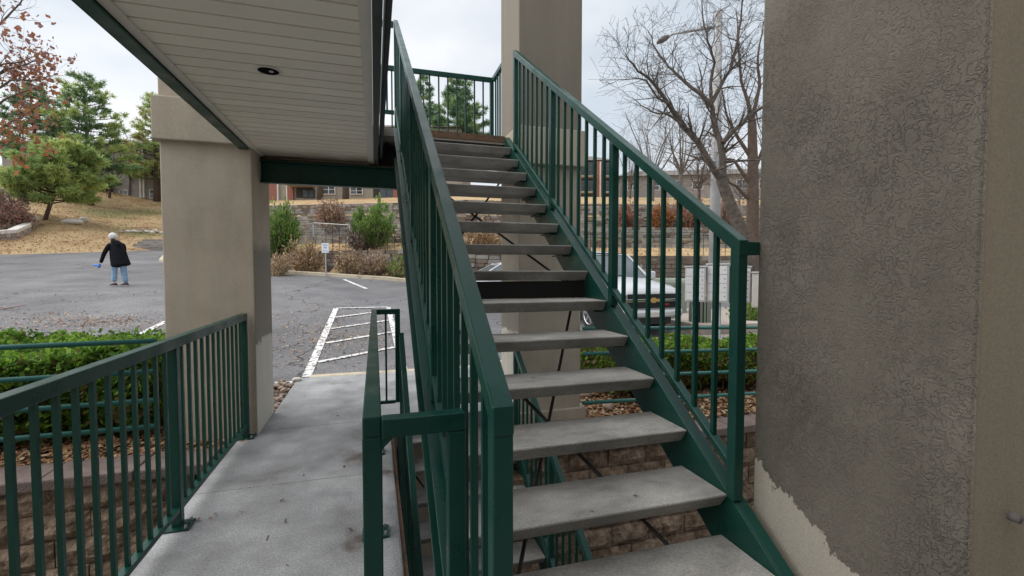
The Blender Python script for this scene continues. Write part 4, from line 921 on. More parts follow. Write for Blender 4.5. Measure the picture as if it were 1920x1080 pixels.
def limb(m, pix, D_, r0, r1, maxlev=2, every=3, Ls=1.1, n=7, tw=None, dv=.0):
    P_ = [at(u, v, D_+dv*i) for i, (u, v) in enumerate(pix)]; k = len(P_); rs = [r0+(r1-r0)*i/(k-1) for i in range(k)]
    fine = []; fr = []
    for i in range(k-1):
        for j in range(3):
            f_ = j/3; fine.append(P_[i]*(1-f_)+P_[i+1]*f_+rng.normal(0, .012, 3)*(1 if i else 0)); fr.append(rs[i]*(1-f_)+rs[i+1]*f_)
    fine.append(P_[-1]); fr.append(rs[-1]); m.tube(fine, fr, n, cap=False)
    for i in range(every, len(fine)):
        for _ in range(rng.integers(1, 3)):
            dr = unit(fine[i]-fine[i-1]); s = unit(dr*.6+rng.normal(0, .6, 3)+np.array([0,0,.12])); grow(m, fine[i], s, Ls*rng.uniform(.45, 1.1), max(fr[i]*.45, .006), 1, 1+maxlev, tw, .1, .3, 3)
TD = 12.0
pb = at(1402, 505, TD); gz = ground(pb[0], pb[1])
bt = thing('bare_tree', (pb[0], pb[1], gz), 'large forked bare tree beside the lamp pole', 'tree', 'bare winter trees')
m = MB(); P_ = [np.array([pb[0]+.1, pb[1], gz-.2])] + [at(u, v, TD) for u, v in ((1402,505),(1392,440),(1371,389),(1352,336))]
m.tube(P_, [.25,.21,.175,.15,.135], 10, cap=False); m.build('trunk', M['bark_dark'], bt, smooth=True)
m = MB()
limb(m, [(1354,340),(1340,319),(1309,268),(1278,233),(1254,194),(1227,156),(1196,132),(1173,101)], TD, .10, .014, dv=-.12)
limb(m, [(1354,340),(1357,303),(1350,264),(1338,229),(1334,194),(1309,175),(1278,148),(1254,124),(1231,93),(1215,58)], TD, .10, .012, dv=.1)
limb(m, [(1334,194),(1348,167),(1367,132),(1383,78),(1390,20),(1392,-40)], TD+.4, .06, .014)
limb(m, [(1355,268),(1383,237),(1410,214),(1433,198),(1470,170)], TD, .068, .02, dv=-.1)
limb(m, [(1334,194),(1332,155),(1340,117),(1328,78),(1317,31),(1312,-30)], TD+.4, .05, .011)
limb(m, [(1278,233),(1255,215),(1225,210),(1195,190)], TD-.5, .035, .01, maxlev=1)
limb(m, [(1254,194),(1235,185),(1212,150),(1190,146),(1160,150)], TD-.6, .035, .006, maxlev=1)
m.build('branches', M['bark_dark'], bt, smooth=True)['kind'] = 'stuff'
TD = 14.5; pb = at(1411, 490, TD); gz = ground(pb[0], pb[1])
b2 = thing('bare_tree', (pb[0], pb[1], gz), 'thin upright bare tree at the edge of the dark pillar', 'tree', 'bare winter trees')
m = MB(); m.tube([(pb[0], pb[1], gz-.2), at(1411, 440, TD), at(1412, 330, TD), at(1410, 225, TD)], [.22,.19,.16,.12], 8, cap=False); m.build('trunk', M['bark_brown'], b2, smooth=True)
m = MB()
for pix in ([(1410,228),(1402,190),(1390,150),(1384,90),(1380,20)], [(1410,228),(1424,163),(1420,110),(1432,40)], [(1411,300),(1385,260),(1362,215),(1352,160)], [(1411,330),(1430,280),(1450,230)], [(1411,380),(1380,350),(1345,330)], [(1411,350),(1375,300),(1330,290)]):
    limb(m, pix, TD, .07, .015, maxlev=2, Ls=1.2)
m.build('branches', M['bark_brown'], b2, smooth=True)['kind'] = 'stuff'
def bare_tree(u, v, D_, H, label, mat='bark_grey', n=6, spread=.55, group='bare winter trees', lev=3):
    p = at(u, v, D_); z = ground(p[0], p[1]); t = thing('bare_tree', (p[0], p[1], z), label, 'tree', group)
    m = MB(); b0 = np.array([p[0], p[1], z-.2]); b1 = b0+np.array([rng.normal(0,.1), 0, H*.28]); m.tube([b0, b1], [.022*H, .016*H], 7, cap=False); m.build('trunk', M[mat], t, smooth=True)
    m = MB()
    for k in range(n):
        th = 6.283*k/n+rng.normal(0,.3); grow(m, b1-np.array([0,0,H*.1*rng.random()]), (math.cos(th)*spread, math.sin(th)*spread, 1), H*rng.uniform(.5,.75), .009*H, 0, lev, None, .15, .3)
    m.build('branches', M[mat], t)['kind'] = 'stuff'
    return t
bare_tree(243, 372, 50, 7.5, 'grey bare tree in front of the stucco building at left', 'bark_grey', 7)
bare_tree(205, 372, 47, 6.0, 'small dark bare tree beside the tall pine', 'bark_dark', 7)
bare_tree(1222, 405, 34, 7.5, 'twiggy bare tree behind the right stair railing', 'bark_grey', 8)
bare_tree(1275, 405, 36, 8.0, 'twiggy bare tree left of the lamp pole in the distance', 'bark_grey', 8)
bare_tree(1310, 410, 31, 6.0, 'small bare tree beside the lamp pole in the distance', 'bark_dark', 7)
bare_tree(1385, 420, 28, 4.5, 'low tangled bare tree behind the forked tree', 'bark_grey', 8, 1.0)
bare_tree(1180, 405, 38, 5.0, 'short bare tree beyond the russet shrub', 'bark_dark', 7)
# oak that still holds brown leaves, reaching in from the left
OD = 25.0; pb = at(-95, 470, OD); gz = ground(pb[0], pb[1])
ok = thing('oak_tree', (pb[0], pb[1], gz), 'oak with russet leaves reaching in at the top left', 'tree')
m = MB(); q1 = at(-110, 330, OD); q2 = at(-100, 150, OD); q3 = at(-85, -60, OD)
m.tube([(pb[0], pb[1], gz-.3), q1, q2, q3], [.42,.34,.25,.12], 9, cap=False); m.build('trunk', M['bark_dark'], ok, smooth=True)
m = MB(); tw = []
for pix in ([(-105,180),(-50,90),(0,44),(38,6),(60,-40)], [(-105,215),(-50,135),(0,122),(40,116),(68,104)], [(-105,250),(-40,170),(10,130),(50,120),(85,108)], [(-105,270),(-40,190),(20,150),(60,150),(100,142)], [(-107,300),(-40,230),(10,185),(50,170),(85,160)], [(-108,320),(-40,270),(10,235),(45,215),(70,200)], [(-108,330),(-50,310),(0,275),(30,262)],
            [(-102,160),(-60,60),(-10,20),(10,-30)], [(-102,120),(-70,0),(-40,-60)], [(-108,330),(-150,250),(-200,200)], [(-102,200),(-160,100),(-210,60)]):
    limb(m, pix, OD, .085, .018, maxlev=1, Ls=1.5, tw=tw, every=5)
m.build('branches', M['bark_dark'], ok)['kind'] = 'stuff'
C = []; D_ = []
for q, dd, lev in tw:
    dens_ = 9 if q[2] < at(0, 230, OD)[2] else 6
    if rng.random() < .42: continue
    for _ in range(dens_-2): C.append(q+rng.normal(0, .15, 3)); D_.append(dd)
C = np.array(C); k = len(C); A, B = leaf_axes(k, .17, .62, droop=(0,0,-.4))
hgt = (C[:,2]-at(0, 290, OD)[2])/(at(0, 60, OD)[2]-at(0, 290, OD)[2])
mi = np.where(rng.random(k) < np.clip(.75-hgt*.7, .05, .8), rng.choice((0,2), k, p=(.65,.35)), rng.choice((0,1), k, p=(.3,.7)))
quads('leaves', C, A, B, [M['leaf_russet'], M['leaf_plum'], M['leaf_orange']], ok, mi=mi)

# ------------------------------------------------------------------ left slope: stones, planter, steps
for (u, v, w_, h_, lb) in ((136, 420, 44, 11, 'long flat white stone slab on the dry lawn'), (158, 415, 18, 10, 'small blocky white stone beside the flat slab')):
    p, d = hit(u, v, 15); s = d/FPX; m = MB(); rock(m, (0, 0, 0), 1, 1, 1, .1)
    o = m.build('boulder', M['white_stone'], sub=1); o.location = (p[0], p[1], p[2]+h_*s*.3); o.scale = (w_*s*.6, w_*s*.4, h_*s*.75); o.rotation_euler = (0, 0, -YAW)
    tag(o, lb, 'rock', 'white stones on the lawn')
for k, (u, v) in enumerate(((228,437),(240,436),(252,436),(263,437),(275,436),(285,438),(296,437),(303,439),(291,434),(268,433))):
    p, d = hit(u, v, 15); s = d/FPX; m = MB(); rock(m, (p[0], p[1], p[2]+.08), 6*s*random.uniform(.7,1.2), 5*s, 3.4*s, .18); o = m.build('boulder', M['white_stone' if k % 3 else 'pink_stone'])
    tag(o, ('first','second','third','fourth','fifth','sixth','seventh','eighth','raised ninth','raised tenth')[k]+' pale rubble stone from the left edging the grass above the steps', 'rock', 'rubble stones above the steps')
pl = thing('stone_planter', tuple(hit(35, 450, 15)[0]), 'low curved stone planter wall at the far left of the lawn', 'planter')
mbs = []
pp = [hit(u, v, 15)[0] for u, v in ((-60,452),(-10,452),(30,448),(55,436),(72,420))]
for r_ in range(3):
    for a, b in zip(pp[:-1], pp[1:]):
        k = 4
        for i in range(k):
            q0 = a+(b-a)*i/k; q1 = a+(b-a)*(i+.94)/k; e = unit(q1-q0); nn = np.array([-e[1], e[0], 0])*.35; z0 = .24*r_-.15; z1 = z0+.23; j = random.uniform(-.04,.04)
            c = [q0-nn*(.2+j), q1-nn*(.2+j), q1+nn, q0+nn]
            MB().add([(x[0],x[1],x[2]+z0) for x in c]+[(x[0],x[1],x[2]+z1) for x in c], [(3,2,1,0),(4,5,6,7),(0,1,5,4),(1,2,6,5),(2,3,7,6),(3,0,4,7)]).build('stone', M['white_stone' if r_ == 2 else ('pink_stone' if (i+r_) % 2 else 'grey_stone')], pl, bevel=.03)
ps, d = hit(272, 467, 15); s = d/FPX
stp = thing('stone_steps', tuple(ps), 'grey stone garden steps where the drive meets the lawn', 'steps', rz=-YAW)
for k in range(4): MB().box(-32*s, 40*s, k*.38, k*.38+.6, -.2+k*.16*1.1, .16*1.1*(k+1)).build('step', M['grey_stone'], stp, bevel=.02, local=True)

# ------------------------------------------------------------------ apartment buildings
def window(t, x, z, w_, h_, y=0., kind='plain'):
    f_ = MB(); th = .07
    f_.box(x-w_/2-th, x-w_/2, y-.05, y+.06, z-th, z+h_+th); f_.box(x+w_/2, x+w_/2+th, y-.05, y+.06, z-th, z+h_+th)
    f_.box(x-w_/2, x+w_/2, y-.05, y+.06, z-th, z); f_.box(x-w_/2, x+w_/2, y-.05, y+.06, z+h_, z+h_+th)
    f_.box(x-.03, x+.03, y-.04, y+.05, z, z+h_)
    if kind == 'bars': f_.box(x-w_/2, x-.03, y-.03, y+.03, z+h_*.5-.02, z+h_*.5+.02); f_.box(x+.03, x+w_/2, y-.03, y+.03, z+h_*.5-.02, z+h_*.5+.02)
    o = f_.build('window', M['trim_white'] if kind != 'dark' else M['black_plastic'], t, local=True)
    MB().box(x-w_/2, x+w_/2, y-.02, y+.0, z, z+h_).build('pane', M['window_glass'], o, local=True)
def balcony(t, x, z, w_, dep=1.3):
    o = MB().box(x-w_/2, x+w_/2, -dep, -.02, z-.2, z).build('balcony', M['building_stucco'], t, local=True)
    r_ = MB(); r_.box(x-w_/2, x+w_/2, -dep, -dep+.05, z+.95, z+1.02)
    k = int(w_/.14)
    for i in range(k+1): r_.box(x-w_/2+w_*i/k*.985, x-w_/2+w_*i/k*.985+.03, -dep+.01, -dep+.04, z, z+.95)
    rr = r_.build('balustrade', M['dark_recess'], o, local=True); rr['kind'] = 'stuff'
    MB().box(x-w_/2+.15, x+w_/2-.15, -.025, -.01, z+.02, z+2.2).build('sliding_door', M['window_glass'], o, local=True)
def building(u, v, D_, x0, x1, H, mat, label, roof=True, rz=0, dep=9):
    p = at(u, v, D_); t = thing('apartment_building', (p[0], p[1], p[2]), label, 'building', 'apartment buildings on the hill', rz=-YAW+rz)
    MB().box(x0, x1, 0, dep, -3, H).build('wall', M[mat], t, local=True)
    if roof:
        rf = MB(); o = .6; rf.add([(x0-o,-o,H+.003),(x1+o,-o,H+.003),(x1+o,dep+o,H+.003),(x0-o,dep+o,H+.003),(x0+2,dep/2,H+1.7),(x1-2,dep/2,H+1.7)], [(0,1,5,4),(1,2,5),(2,3,4,5),(3,0,4),(3,2,1,0)]); rf.build('roof', M['roof_shingle'], t, local=True)
    return t
S = 50/FPX
b = building(250, 371, 50, -14, 14, 5.7, 'building_grey', 'grey beige apartment building behind the bare tree at left')
for (u, vt, vb, w_) in ((290,357,371,16), (290,312,330,16), (232,358,371,14), (290,272,288,16)):
    window(b, (u-250)*S, (371-vb)*S+.02, w_*S, (vb-vt)*S, kind='bars')
for u in (265, 271): MB().box((u-250)*S-.08, (u-250)*S+.08, -.14, -.003, 0, 5.6).build('downpipe', M['trim_white'], b, local=True)
MB().box((178-250)*S, (214-250)*S, -1.6, -.01, (371-352)*S, (371-348)*S+.05).build('balcony_slab', M['building_stucco'], b, local=True)
rr = MB()
for i in range(15): x = (178+36*i/14-250)*S; rr.box(x, x+.04, -1.58, -1.54, (371-348)*S+.05, (371-332)*S)
rr.box((178-250)*S, (214-250)*S+.05, -1.6, -1.52, (371-332)*S, (371-330)*S); o = rr.build('balustrade', M['bark_brown'], b, local=True); o['kind'] = 'stuff'
MB().box((180-250)*S, (213-250)*S, -.03, -.004, 0, (371-353)*S).build('garage_recess', M['dark_recess'], b, local=True)
MB().box((180-250)*S, (213-250)*S, -.03, -.004, (371-346)*S, (371-316)*S).build('sliding_door', M['window_glass'], b, local=True)
S = 44/FPX
b = building(630, 371, 44, -10.5, 12, 6.5, 'building_stucco', 'long brick and stucco apartment building above the terraces')
for u0, u1 in ((505,521), (541,552), (738,768)): MB().box((u0-630)*S, (u1-630)*S, -.25, -.003, -1, 6.3).build('brick_panel', M['building_brick'], b, local=True)
for u in (522.5, 540): MB().box((u-630)*S-.06, (u-630)*S+.06, -.22, -.004, -1, 6.2).build('downpipe', M['trim_white'], b, local=True)
for u0, u1 in ((556,588), (700,720)): MB().box((u0-630)*S, (u1-630)*S, -.04, -.004, 0, (371-352)*S).build('porch_recess', M['dark_recess'], b, local=True)
MB().box((548-630)*S, (592-630)*S, -1.4, -.01, (371-352)*S+.01, (371-348)*S).build('balcony_slab', M['building_stucco'], b, local=True)
for u, vt, vb, w_, kd in ((579,357,370,20,'dark'), (617,348,364,22,'bars'), (669,353,364,21,'bars'), (725,355,371,24,'dark'), (470,352,366,20,'bars'), (800,353,366,20,'bars')):
    window(b, (u-630)*S, (371-vb)*S+.02, w_*S, (vb-vt)*S, y=-.06, kind=kd)
for u, lb in ((600, 'left dark brown trunk against the brick building'), (648, 'right dark brown trunk against the brick building')):
    p = at(u, 371, 42); tt = thing('bare_tree', tuple(p), lb, 'tree', 'trunks before the brick building')
    MB().tube([p-np.array([0,0,.3]), p+np.array([.05,0,2.5]), p+np.array([-.05,0,6])], [.3,.25,.17], 8).build('trunk', M['bark_dark'], tt, smooth=True)
    m = MB()
    for k in range(6): grow(m, p+np.array([0,0,5.2]), (math.cos(k*1.05)*.7, math.sin(k*1.05)*.7, 1), 4, .1, 0, 2, None)
    m.build('branches', M['bark_dark'], tt)['kind'] = 'stuff'
S = 62/FPX
b = building(1100, 394, 62, -3, 3.4, 6.5, 'building_stucco', 'three storey apartment block with balconies right of the tall pillar')
for v in (392, 362, 333):
    balcony(b, (1100-1100)*S, (394-v)*S+.02, 2.0); balcony(b, (1141-1100)*S, (394-v)*S+.02, 1.4)
MB().box((1117-1100)*S, (1128-1100)*S, -.5, -.003, -1, 6.4).build('brick_panel', M['building_brick'], b, local=True)
MB().box((1123.5-1100)*S-.08, (1123.5-1100)*S+.08, -.62, -.503, -1, 6.3).build('downpipe', M['trim_white'], b, local=True)
b = building(1290, 396, 68, -9.8, 40, 5.2, 'building_grey', 'long grey apartment building behind the distant bare trees', rz=R(-6))
for k in range(9):
    for v in (0.6, 3.2): window(b, -8+k*3.1, v, 1.4, 1.2, kind='bars')

# ------------------------------------------------------------------ sign, fence
p, d = hit(611, 519, 14); s = d/FPX; q = at(611, 465, d)
sg = thing('parking_sign', tuple(p), 'small white sign on a post at the far kerb', 'sign', rz=-YAW)
hs = q[2]-p[2]
MB().box(-.025, .025, 0, .03, -.1, hs+9*s).build('post', M['galvanised'], sg, local=True)
pl_ = MB().box(-6.5*s, 6.5*s, -.02, -.002, hs-9*s, hs+9*s).build('plate', M['sign_white'], sg, local=True, bevel=.004)
for z0, z1, w_ in ((4.5, 6.5, 4.2), (-1, 2.5, 2.6), (-6, -4.6, 4.4)): MB().box(-w_*s, w_*s, -.024, -.0205, hs+z0*s, hs+z1*s).build('print', M['sign_blue'], pl_, local=True)
fn = thing('wire_fence', tuple(hit(618, 452, 14)[0]), 'low wire mesh fence section in front of the brown shrub', 'fence')
fa = hit(588, 452, 14)[0]; fe = hit(656, 456, 14)[0]
for f_ in (0, 1): q = fa+(fe-fa)*f_; MB().tube([q-np.array([0,0,.1]), q+np.array([0,0,.92])], .03, 6).build('post', M['galvanised'], fn)
MB().tube([fa+np.array([0,0,.9]), fe+np.array([0,0,.9])], .022, 6).build('top_rail', M['galvanised'], fn)
m = MB()
for i in range(26): q = fa+(fe-fa)*(i+.5)/26; m.tube([q, q+np.array([0,0,.9])], .004, 3, cap=False)
for i in range(9): m.tube([fa+np.array([0,0,.1*i+.03]), fe+np.array([0,0,.1*i+.03])], .004, 3, cap=False)
o = m.build('mesh', M['galvanised'], fn); o['kind'] = 'stuff'
fr = thing('wire_fence', tuple(at(1260, 470, 18)), 'thin wire fence along the grass above the stone wall at right', 'fence')
fpts = [q for q in off_poly(2.2, 2, 7)]; z_ = lambda q: ground(q[0], q[1])
m = MB()
for a, b_ in zip(fpts[:-1], fpts[1:]):
    k = 14
    for i in range(k+1):
        q = a+(b_-a)*i/k; MB().tube([(q[0], q[1], z_(q)-.05), (q[0], q[1], z_(q)+1.0)], .014, 5).build('post', M['dark_steel'], fr)
    for h in (.2, .45, .7, .95): m.tube([(a[0]+(b_[0]-a[0])*i/8, a[1]+(b_[1]-a[1])*i/8, z_(a+(b_-a)*i/8)+h) for i in range(9)], .004, 3, cap=False)
o = m.build('wires', M['dark_steel'], fr); o['kind'] = 'stuff'

# ------------------------------------------------------------------ lamp pole
LD = 14.5; pb = at(1338, 560, LD); gz = ground(pb[0], pb[1])
sl = thing('street_lamp', (pb[0], pb[1], gz), 'pale tapered street lamp pole behind the forked bare tree', 'lamp post')
topz = at(1338, 33, LD)[2]
MB().tube([(pb[0], pb[1], gz-.1), (pb[0], pb[1], topz)], [.185, .105], 14).build('pole', M['pole_concrete'], sl, smooth=True)
pa = [at(u, v, LD) for u, v in ((1338,52),(1318,54),(1285,60),(1262,64),(1250,70))]
MB().tube(pa, [.05,.045,.04,.035,.035], 8).build('arm', M['galvanised'], sl, smooth=True)
pa0 = at(1254, 68, LD); pa1 = at(1232, 80, LD); dv = unit(pa1-pa0)
m = MB(); rings = []
for f_, w_, h_ in ((0,.05,.05),(.2,.12,.08),(.6,.14,.09),(.95,.10,.05),(1,.05,.03)):
    c = pa0+(pa1-pa0)*f_; sdv = unit(np.cross(dv, (0,0,1))); up_ = np.cross(sdv, dv); rings.append([tuple(c+sdv*math.cos(a)*w_+up_*math.sin(a)*h_) for a in np.linspace(0, 6.283, 10, endpoint=False)])
m.loft(rings).build('lamp_head', M['bark_grey'], sl, smooth=True)

# ------------------------------------------------------------------ vehicles
def wheel(t, x, y, r_, wd, sgn):
    k = 28; m = MB(); rings = [[(x+dx*sgn, y+math.cos(a)*rr, r_+math.sin(a)*rr) for a in np.linspace(0, 6.283, k, endpoint=False)] for dx, rr in ((-wd, r_*.9), (-wd+.03, r_), (-.03, r_), (0, r_*.94), (.0, r_*.68))]
    w_ = m.loft(rings).build('wheel', M['tyre'], t, smooth=True, local=True)
    m = MB(); m.loft([[(x+dx*sgn, y+math.cos(a)*rr, r_+math.sin(a)*rr) for a in np.linspace(0, 6.283, k, endpoint=False)] for dx, rr in ((.004, r_*.68), (.012, r_*.66), (-.02, r_*.58))], cap=False)
    m.loft([[(x-.03*sgn, y+math.cos(a)*rr, r_+math.sin(a)*rr) for a in np.linspace(0, 6.283, k, endpoint=False)] for rr in (r_*.67, .001)], cap=False)
    for j in range(6):
        a = 6.283*j/6; 
        c, s_ = math.cos(a), math.sin(a); w2 = .035
        vs = [(x+.006*sgn, y+c*r1-s_*w2*q, r_+s_*r1+c*w2*q) for r1, q in ((.04,-1),(r_*.63,-.7),(r_*.63,.7),(.04,1))] + [(x-.03*sgn, y+c*r1-s_*w2*q, r_+s_*r1+c*w2*q) for r1, q in ((.04,-1),(r_*.63,-.7),(r_*.63,.7),(.04,1))]
        m.add(vs, [(0,1,2,3),(0,4,5,1),(1,5,6,2),(2,6,7,3)])
    m.build('rim', M['alloy'], w_, local=True)
def ring_sec(y, zb, zt, hw, tum=.06, crown=.05):
    """body cross-section: rounded sill, swollen side, tumblehome, crowned top"""
    zm = zb+(zt-zb)*.45
    half = [(0, zb), (hw*.8, zb), (hw*.955, zb+.06), (hw, zm), (hw*.99, zt-.16), (hw-tum*.5, zt-.05), (hw-tum-.05, zt-.008), (hw*.5, zt+crown*.75), (0, zt+crown)]
    return [(x, y, z) for x, z in half] + [(-x, y, z) for x, z in reversed(half[1:-1])]
def greenhouse(t, yb0, yb1, yr0, yr1, zb, zr, hb, hr, paint, splits):
    base = [(-hb, yb0, zb), (hb, yb0, zb), (hb, yb1, zb), (-hb, yb1, zb)]; roof = [(-hr, yr0, zr), (hr, yr0, zr), (hr, yr1, zr), (-hr, yr1, zr)]
    V_ = lambda p: np.array(p, float)
    m = MB(); g = []
    nu = 6
    # roof as crowned grid, sides as pillars around glass
    rows = []
    for i in range(7):
        f_ = i/6; yy = yr0+(yr1-yr0)*f_; rows.append([(hr*s_, yy + .05*(1-abs(s_))*(-1 if i == 0 else 0), zr+.045*(1-s_*s_)*math.sin(math.pi*(.15+.7*f_))) for s_ in np.linspace(-1, 1, 9)])
    m.grid(rows); 
    def panel(p00, p10, p11, p01, inset, name):
        p00, p10, p11, p01 = map(V_, (p00, p10, p11, p01)); nrm = unit(np.cross(p10-p00, p01-p00))
        def bl(a, b_): return p00*(1-a)*(1-b_)+p10*a*(1-b_)+p11*a*b_+p01*(1-a)*b_
        ia0, ia1, ib0, ib1 = inset
        o_ = [bl(0,0), bl(1,0), bl(1,1), bl(0,1)]; n_ = [bl(ia0,ib0), bl(1-ia1,ib0), bl(1-ia1,1-ib1), bl(ia0,1-ib1)]
        m.add(o_+n_, [(0,1,5,4),(1,2,6,5),(2,3,7,6),(3,0,4,7)])
        gl = MB(); gl.add([p-nrm*.012 for p in n_], [(0,1,2,3)]); gl.add([n_[0],n_[1],n_[1]-nrm*.012,n_[0]-nrm*.012], [(0,1,2,3)]); gl.build(name, M['car_glass'], t, local=True)
    panel(base[0], base[1], roof[1], roof[0], (.05,.05,.02,.06), 'windshield')
    panel(base[2], base[3], roof[3], roof[2], (.1,.1,.1,.1), 'rear_window')
    for sgn in (1, -1):
        for (a0, a1) in splits:
            q = [(hb*sgn, yb0+(yb1-yb0)*a0, zb), (hb*sgn, yb0+(yb1-yb0)*a1, zb), (hr*sgn, yr0+(yr1-yr0)*a1, zr), (hr*sgn, yr0+(yr1-yr0)*a0, zr)]
            if sgn > 0: panel(*q, (.05,.05,.06,.1), 'side_window')
            else: panel(q[1], q[0], q[3], q[2], (.05,.05,.06,.1), 'side_window')
    m.build('cab', paint, t, local=True, smooth=False)
tp = (5.72, 8.75); tz = ground(tp[0], tp[1]+.9)
tk = thing('pickup_truck', (tp[0], tp[1], tz), 'silver pickup truck parked facing the stairs behind the right railing', 'pickup truck', rz=R(2))
tk.rotation_euler = (math.atan(.058), 0, R(2))
secs = [(.0,.40,.93,.70,.05,.02), (.05,.36,.98,.80,.06,.03), (.16,.34,1.02,.875,.07,.045), (.45,.36,1.07,.93,.08,.055), (.95,.38,1.11,.945,.08,.055), (1.4,.38,1.15,.945,.09,.05), (1.7,.38,1.16,.945,.06,.0), (3.3,.38,1.16,.945,.05,.0), (3.36,.40,1.16,.94,.05,.0), (5.2,.45,1.16,.935,.05,-.0), (5.34,.5,1.12,.92,.05,0)]
MB().loft([ring_sec(*s_) for s_ in secs]).build('body', M['silver_paint'], tk, smooth=True, local=True)
greenhouse(tk, 1.28, 3.4, 2.05, 3.12, 1.15, 1.74, .88, .66, M['silver_paint'], ((0,.45),(.45,1)))
def front(name, x0, x1, z0, z1, y0, y1, mat, par=None, bev=.012): return MB().box(x0, x1, y0, y1, z0, z1).build(name, M[mat], par or tk, local=True, bevel=bev)
gr = front('grille', -.60, .60, .62, .93, -.035, .12, 'grille_dark')
for z in (.66, .70, .885, .915): front('grille_bar', -.58, .58, z, z+.012, -.045, -.036, 'black_plastic', gr, .002)
front('chrome_bar', -.66, .66, .765, .825, -.06, -.037, 'chrome', gr, .008)
em = MB(); em.prism_y([(-.15,.765),(-.05,.765),(-.05,.74),(.05,.74),(.05,.765),(.15,.765),(.165,.825),(.05,.825),(.05,.85),(-.05,.85),(-.05,.825),(-.135,.825)], -.085, -.0605); em.build('emblem', M['gold_emblem'], gr, local=True, bevel=.006)
front('badge', .30, .42, .685, .715, -.047, -.0365, 'red_badge', gr, .002)
for s_ in (1, -1):
    hl = MB(); rg = [[(s_*x, y, z) for x, y, z in sec_] for sec_ in ([(.61,-.03,.70),(.61,-.03,.92),(.61,.1,.92),(.61,.1,.70)], [(.80,.03,.74),(.80,.03,.95),(.80,.2,.95),(.80,.2,.74)], [(.915,.24,.80),(.915,.24,.985),(.88,.4,.985),(.88,.4,.80)])]
    h_ = hl.loft(rg).build('headlight', M['headlight'], tk, local=True, bevel=.01)
    for zz in (.76, .85): MB().add([(s_*.66,-.042+.01,zz),(s_*.79,.018,zz+.02),(s_*.79,.018,zz+.06),(s_*.66,-.032,zz+.05),(s_*.66,-.0,zz),(s_*.79,.05,zz+.02),(s_*.79,.05,zz+.06),(s_*.66,.0,zz+.05)], [(0,1,2,3),(0,4,5,1),(3,2,6,7)]).build('lamp_insert', M['black_plastic'], h_, local=True)
    fo = MB(); fo.tube([(s_*.68,-.075,.47),(s_*.68,-.03,.47)], .055, 14); fo.build('fog_lamp', M['headlight'], tk, local=True)
    mr_ = MB(); mr_.box(min(s_*.93, s_*1.17), max(s_*.93, s_*1.17), 1.5, 1.62, 1.12, 1.32); mr_.build('mirror', M['silver_paint'], tk, local=True, bevel=.035)
    for yw in (1.0, 4.25):
        a = np.linspace(-.15, math.pi+.15, 22); ar = MB(); ar.add([(s_*.951, yw+math.cos(q)*rr, .40+math.sin(q)*rr) for rr in (.47, .40) for q in a], [(i, i+1, i+23, i+22) for i in range(21)]); ar.add([(s_*.949, yw+math.cos(q)*.41, .40+math.sin(q)*.41) for q in np.linspace(0, 6.283, 24, endpoint=False)], [tuple(range(24))]); ar.build('wheel_arch', M['black_plastic'], tk, local=True)
        wheel(tk, s_*.965, yw, .385, .24, s_)
    MB().box(min(s_*.949, s_*.958), max(s_*.949, s_*.958), 1.75, 1.757, .5, 1.1).build('door_seam', M['black_plastic'], tk, local=True)
    MB().box(min(s_*.95, s_*.975), max(s_*.95, s_*.975), 2.45, 2.62, 1.0, 1.03).build('door_handle', M['chrome'], tk, local=True, bevel=.006)
bu = MB(); bu.loft([[(x, y+dy, z+dz) for dy, dz in ((-.0,0),(-.05,.04),(-.05,.13),(0,.17),(.1,.17),(.1,0))] for x, y, z in ((-.93,.22,.42),(-.80,.02,.42),(-.5,-.06,.42),(0,-.085,.42),(.5,-.06,.42),(.80,.02,.42),(.93,.22,.42))]); bu.build('bumper', M['silver_paint'], tk, local=True, bevel=.015)
front('lower_intake', -.5, .5, .27, .42, -.045, .1, 'black_plastic'); front('licence_plate', -.15, .15, .45, .55, -.15, -.137, 'trim_white', None, .003)
wi = MB(); wi.tube([(-.55, 1.22, 1.2), (.05, 1.30, 1.235)], .012, 5); wi.build('wiper', M['black_plastic'], tk, local=True)
# white car further back
cp = at(925, 505, 14.9); cz = ground(cp[0]+1, cp[1])
wc = thing('white_car', (cp[0]-1.85, cp[1], cz), 'white car glimpsed between the stair treads behind the pillar', 'car', rz=-math.pi/2)
secs = [(.0,.35,.62,.62,.05,.02), (.12,.3,.70,.78,.06,.04), (.5,.28,.80,.86,.08,.05), (1.1,.28,.88,.89,.08,.04), (1.5,.28,.93,.90,.08,.0), (3.4,.28,.95,.90,.06,0), (4.1,.32,.95,.86,.06,.02), (4.25,.4,.86,.78,.06,.0)]
MB().loft([ring_sec(*s_) for s_ in secs]).build('body', M['white_paint'], wc, smooth=True, local=True)
greenhouse(wc, 1.15, 3.9, 1.95, 3.35, .92, 1.36, .83, .62, M['white_paint'], ((0,.42),(.42,.8),(.8,1)))
for s_ in (1, -1):
    for yw in (.85, 3.4): wheel(wc, s_*.905, yw, .31, .2, s_)
    MB().box(min(s_*.5,s_*.76), max(s_*.5,s_*.76), .03, .2, .58, .7).build('headlight', M['headlight'], wc, local=True, bevel=.02)
    MB().box(min(s_*.88,s_*1.05), max(s_*.88,s_*1.05), 1.45, 1.56, .93, 1.06).build('mirror', M['white_paint'], wc, local=True, bevel=.03)
MB().box(-.45, .45, -.01, .1, .4, .55).build('grille', M['grille_dark'], wc, local=True)

